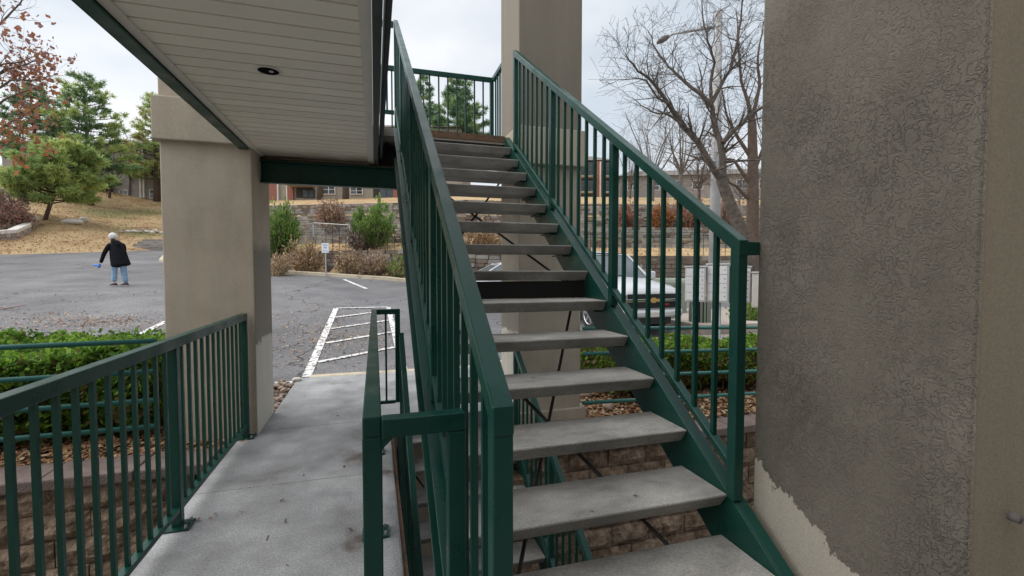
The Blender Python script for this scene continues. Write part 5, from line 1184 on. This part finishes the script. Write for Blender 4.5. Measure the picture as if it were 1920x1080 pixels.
# ------------------------------------------------------------------ mailboxes and cabinets on the pavement
tag(MB().box(5.7, 13, 7.31, 8.62, -.15, .085).build('pavement', M['sidewalk'], bevel=.01), kind='structure')
tag(MB().box(7.0, 13, 8.625, 12.5, -.1, .30).build('pavement_back', M['sidewalk'], bevel=.01), kind='structure')
def mailbox(x, y, w_, h_, zt, rows, cols, rz, label, mat='mailbox_grey', plain=False):
    t = thing('cluster_mailbox', (x, y, .085), label, 'mailbox', 'cluster mailboxes on the pavement', rz=rz); dep = .40
    zb = zt-h_
    MB().box(-w_/2, w_/2, 0, dep, zb, zt).build('cabinet', M[mat], t, local=True, bevel=.01)
    MB().box(-w_/2-.015, w_/2+.015, -.02, dep+.02, zt+.001, zt+.03).build('cap', M[mat], t, local=True, bevel=.008)
    MB().box(-.055, .055, .12, .28, .0, zb-.001).build('pedestal', M['post_blue'], t, local=True, bevel=.008)
    MB().box(-.14, .14, .06, .34, .0005, .02).build('base_plate', M['post_blue'], t, local=True)
    if not plain:
        for r_ in range(rows):
            for c in range(cols):
                x0 = -w_/2+.02+(w_-.04)*c/cols; z0 = zb+.03+(h_-.05)*r_/rows
                dr_ = MB().box(x0+.006, x0+(w_-.04)/cols-.006, -.012, -.0005, z0+.006, z0+(h_-.05)/rows-.006).build('door', M['mailbox_door'], t, local=True, bevel=.003)
                xm = x0+(w_-.04)/cols*.75; zm = z0+(h_-.05)/rows*.55
                MB().tube([(xm, -.018, zm), (xm, -.0125, zm)], .011, 8).build('lock', M['dark_steel'], dr_, local=True)
    else:
        MB().box(-w_/2+.03, w_/2-.03, -.006, -.0005, zb+.03, zt-.03).build('rear_panel', M[mat], t, local=True, bevel=.003)
    return t
fz = R(-38)
mailbox(6.42, 8.18, .40, .72, 1.50, 4, 2, fz, 'grey cluster mailbox nearest the pickup')
mailbox(6.80, 7.98, .42, .78, 1.55, 4, 2, fz-.15, 'grey cluster mailbox second from the pickup')
mailbox(7.28, 7.86, .40, .74, 1.50, 4, 2, fz+.25, 'grey cluster mailbox beside the plain backed one')
mailbox(7.52, 7.52, .40, .70, 1.38, 4, 2, fz-.1, 'plain backed grey mailbox closest to the dark pillar', mat='mailbox_tan', plain=True)
cq = at(1262, 560, 13.2); cb = thing('utility_cabinet', (cq[0], cq[1], ground(cq[0], cq[1])), 'pale green utility cabinet beyond the pickup hood', 'utility box', rz=-YAW)
zt_ = at(1262, 522, 13.2)[2]-ground(cq[0], cq[1])
MB().prism_x([(0,0),(0,zt_-.12),(.06,zt_-.03),(.15,zt_),(.8,zt_),(.8,0)], -.36, .40).build('housing', M['cabinet_green'], cb, local=True, bevel=.02)
for x0, x1 in ((-.34,.015), (.025,.38)): MB().box(x0, x1, -.015, -.001, .1, zt_-.16).build('door', M['cabinet_green'], cb, local=True, bevel=.006)
bq = at(1312, 600, 11.0); bz = .30 if bq[0] > 7.0 else .085
bn = thing('litter_bin', (bq[0], bq[1], ground(bq[0], bq[1])), 'slatted litter bin glimpsed behind the mailboxes', 'bin')
MB().tube([(bq[0], bq[1], ground(bq[0], bq[1])), (bq[0], bq[1], ground(bq[0], bq[1])+.8)], .2, 16).build('liner', M['dark_recess'], bn)
for k in range(18):
    a = 6.283*k/18; c = (bq[0]+math.cos(a)*.225, bq[1]+math.sin(a)*.225, ground(bq[0], bq[1])+.06); MB().bar(c, (c[0], c[1], c[2]+.76), .045, .02).build('slat', M['cabinet_green'], bn)

# ------------------------------------------------------------------ the person walking across the lot
pf, pd = hit(225, 536, 8)
U = 98.6*pd/FPX/760                     # photo zoom unit to metres
def pw(x, y, away=0.): v_ = pf + RT*((x-520)*U) + AW*away; return np.array([v_[0], v_[1], pf[2]+(965-y)*U])
person = thing('person', tuple(pf), 'person with white hair, black hooded jacket and jeans walking across the lot', 'person')
def skin_obj(name, J, E_, mat, sub=2, parent=person):
    me = bpy.data.meshes.new(name); o = person.location
    me.from_pydata([tuple(Vector(j[0])-o) for j in J], E_, []); me.materials.append(M[mat])
    ob = bpy.data.objects.new(name, me); COL.objects.link(ob); ob.parent = parent
    sk = ob.modifiers.new('skin', 'SKIN'); sk.use_smooth_shade = True
    for i, j in enumerate(J):
        r_ = j[1] if hasattr(j[1], '__len__') else (j[1], j[1]); me.skin_vertices[0].data[i].radius = r_; me.skin_vertices[0].data[i].use_root = (i == 0)
    sb = ob.modifiers.new('s', 'SUBSURF'); sb.levels = sub; sb.render_levels = sub
    return ob
J = [(pw(528,560),.12),(pw(510,450),.125),(pw(485,345),.12),(pw(468,300),.05),(pw(448,262),.078),(pw(432,225),.07),
     (pw(490,570,-.06),.085),(pw(468,740,-.05),.06),(pw(455,915,-.04),.04),(pw(560,570,.05),.085),(pw(555,745,.06),.06),(pw(585,930,.08),.04),
     (pw(425,365,-.09),.03),(pw(368,505,-.16),.028),(pw(315,635,-.16),.024),(pw(520,350,.14),.03),(pw(510,470,.22),.03),(pw(470,590,.24),.024)]
skin_obj('body', J, [(0,1),(1,2),(2,3),(3,4),(4,5),(0,6),(6,7),(7,8),(0,9),(9,10),(10,11),(2,12),(12,13),(13,14),(2,15),(15,16),(16,17)], 'skin')
J = [(pw(528,560),.15),(pw(478,600,-.06),.105),(pw(466,740,-.05),.085),(pw(458,910,-.04),.075),(pw(560,600,.05),.105),(pw(556,745,.06),.09),(pw(582,925,.08),.078)]
skin_obj('jeans', J, [(0,1),(1,2),(2,3),(0,4),(4,5),(5,6)], 'denim')
m = MB(); rings = []
for (xl, xr, yl, yr, dp) in ((440,505,303,303,.06), (405,548,330,325,.12), (392,588,400,395,.15), (396,620,500,480,.17), (404,648,600,570,.18), (410,674,690,640,.19), (416,688,722,662,.19)):
    ring = []
    for a in np.linspace(0, 6.283, 18, endpoint=False):
        f_ = .5-.5*math.cos(a); p = pw(xl+(xr-xl)*f_, yl+(yr-yl)*f_, math.sin(a)*dp*(1+.04*math.sin(5*a+xl))); ring.append(tuple(p))
    rings.append(ring)
jk = m.loft(rings).build('jacket', M['jacket_black'], person, smooth=True, sub=1)
skin_obj('sleeve', [(pw(445,350,-.04),.08),(pw(415,400,-.11),.08),(pw(368,505,-.16),.064),(pw(316,640,-.16),.05)], [(0,1),(1,2),(2,3)], 'jacket_black', parent=person)
skin_obj('sleeve', [(pw(520,345,.1),.085),(pw(522,400,.18),.08),(pw(512,480,.22),.068),(pw(476,578,.24),.055)], [(0,1),(1,2),(2,3)], 'jacket_black', parent=person)
m = MB(); rings = []
for (cx, cy, w_, h_) in ((455,300,50,.09), (490,318,66,.13), (530,350,62,.13), (560,380,30,.07)):
    rings.append([tuple(pw(cx+math.cos(a)*w_*.55, cy-math.sin(a)*26, -.1+math.sin(a)*h_*.3-math.cos(a)*.02)) for a in np.linspace(0, 6.283, 12, endpoint=False)])
m.loft(rings).build('hood', M['jacket_black'], person, smooth=True, sub=1)
m = MB(); hc = pw(443, 252); rr = .105
rings = []
for i in range(8):
    th = math.pi*(i+.35)/7.7; rings.append([tuple(hc+RT*(math.cos(a)*math.sin(th)*rr*1.12)+AW*(math.sin(a)*math.sin(th)*rr)+np.array([0,0,math.cos(th)*rr*1.12])+rng.normal(0,.006,3)) for a in np.linspace(0, 6.283, 16, endpoint=False)])
m.loft(rings).build('hair', M['hair_white'], person, smooth=True)
fc = pw(392, 262); m = MB(); m.tube([fc+RT*.045, fc+RT*.005, fc-RT*.012], [.05,.035,.012], 8); m.build('face', M['skin'], person, smooth=True)
for (x, y, aw) in ((452, 948, -.04), (572, 962, .08)):
    c = pw(x, y, aw); c[2] = ground(c[0], c[1]); f0 = -RT
    rg = [[tuple(c+f0*s_+AW*math.cos(a)*w_+np.array([0,0,max(0.002, h_*.5+math.sin(a)*h_*.5)])) for a in np.linspace(0, 6.283, 10, endpoint=False)] for s_, w_, h_ in ((-.09,.03,.06),(-.06,.042,.1),(.02,.045,.09),(.1,.048,.06),(.16,.035,.035))]
    sh = MB().loft(rg).build('shoe', M['shoe'], person, smooth=True)
    MB().loft([[tuple(c+f0*s_+AW*math.cos(a)*w_*1.08+np.array([0,0,.001+.018*(a < 3.1)])) for a in (.3, 2.8, 3.5, 5.9)] for s_, w_ in ((-.095,.03),(.02,.046),(.165,.035))]).build('sole', M['shoe_sole'], sh)
hb = pw(308, 652, -.16); fd = unit(pw(300,690,-.16)-hb)
for hand_c, side in ((hb, -1), (pw(466, 606, .245), 1)):
    JJ = [(hand_c, .026), (hand_c+fd*.05, (.034,.02))]; EE = [(0,1)]
    for k in range(4):
        o_ = AW*(.022*(k-1.5)); i = len(JJ); ln_ = (.062,.07,.066,.052)[k]; JJ += [(hand_c+fd*.06+o_, .011), (hand_c+fd*(.06+ln_*.5)+o_*1.1-RT*.008, .010), (hand_c+fd*(.06+ln_)+o_*1.15-RT*.028, .008)]; EE += [(1, i), (i, i+1), (i+1, i+2)]
    i = len(JJ); JJ += [(hand_c+fd*.02-RT*.03+AW*.02, .011), (hand_c+fd*.055-RT*.05+AW*.015, .009)]; EE += [(0, i), (i, i+1)]
    ho = skin_obj('hand', JJ, EE, 'blue_plastic' if side < 0 else 'skin', sub=1)
    if side < 0: ho['label'] = 'hand in a bright blue glove'
m = MB(); b0 = hb+fd*.06-RT*.03
rg = []
for f_, w_, t_ in ((0,.02,.015),(.25,.05,.03),(.6,.07,.035),(.85,.055,.02),(1,.02,.01)):
    c = b0-RT*.19*f_+np.array([0,0,.045*f_]); rg.append([tuple(c+AW*math.cos(a)*w_*.6+np.array([0,0,math.sin(a)*w_*.5])+rng.normal(0,.004,3)) for a in np.linspace(0, 6.283, 10, endpoint=False)])
bg = m.loft(rg).build('plastic_bag', M['blue_plastic'], smooth=True)
tag(bg, 'small crumpled blue plastic bag held by the walking person', 'bag')

# ------------------------------------------------------------------ dry grass blades on the slopes, debris on the treads
k = 60000; xg = rng.uniform(-44, 8, k); yg = rng.uniform(16, 62, k)
dg, _, _ = bnd_dist(xg, yg); keep = (dg > .1) & (xg/yg < -.28) & (xg/yg > -.72); xg, yg = xg[keep], yg[keep]
k2 = 9000; x2 = rng.uniform(-8, 26, k2); y2 = rng.uniform(14, 28, k2); d2, _, _ = bnd_dist(x2, y2); kp = (d2 > 1.9) & (d2 < 4.0); xg = np.concatenate([xg, x2[kp]]); yg = np.concatenate([yg, y2[kp]])
zg = zhill(xg, yg); k = len(xg); C = np.stack([xg, yg, zg+.02], -1)
th = rng.uniform(0, 6.283, k); A = np.stack([np.cos(th), np.sin(th), np.zeros(k)], -1)*rng.uniform(.012,.035,(k,1)); B = np.stack([rng.normal(0,.02,k), rng.normal(0,.02,k), rng.uniform(.015,.05,k)], -1)
tag(quads('dry_grass', C, A, B, [M['twig_tan'], M['dry_leaf_pale'], M['hill_lawn']], mi=rng.choice(3, k, p=(.3,.15,.55))), 'dry tan grass blades covering the slope', 'grass', kind='stuff')
lp = [(rng.uniform(XL+.05, XR-.05), Y0+i*RUN+rng.uniform(.03,.24), ZA+i*RISE+.012) for i in (-1,0,0,1,2,3,5)] + [(rng.uniform(-1.1,-.1), rng.uniform(1.8,6.8), .012) for _ in range(26)]
litter('stray_leaves', lp, [M['dry_leaf_red'], M['bark_brown'], M['bark_dark']], .02)
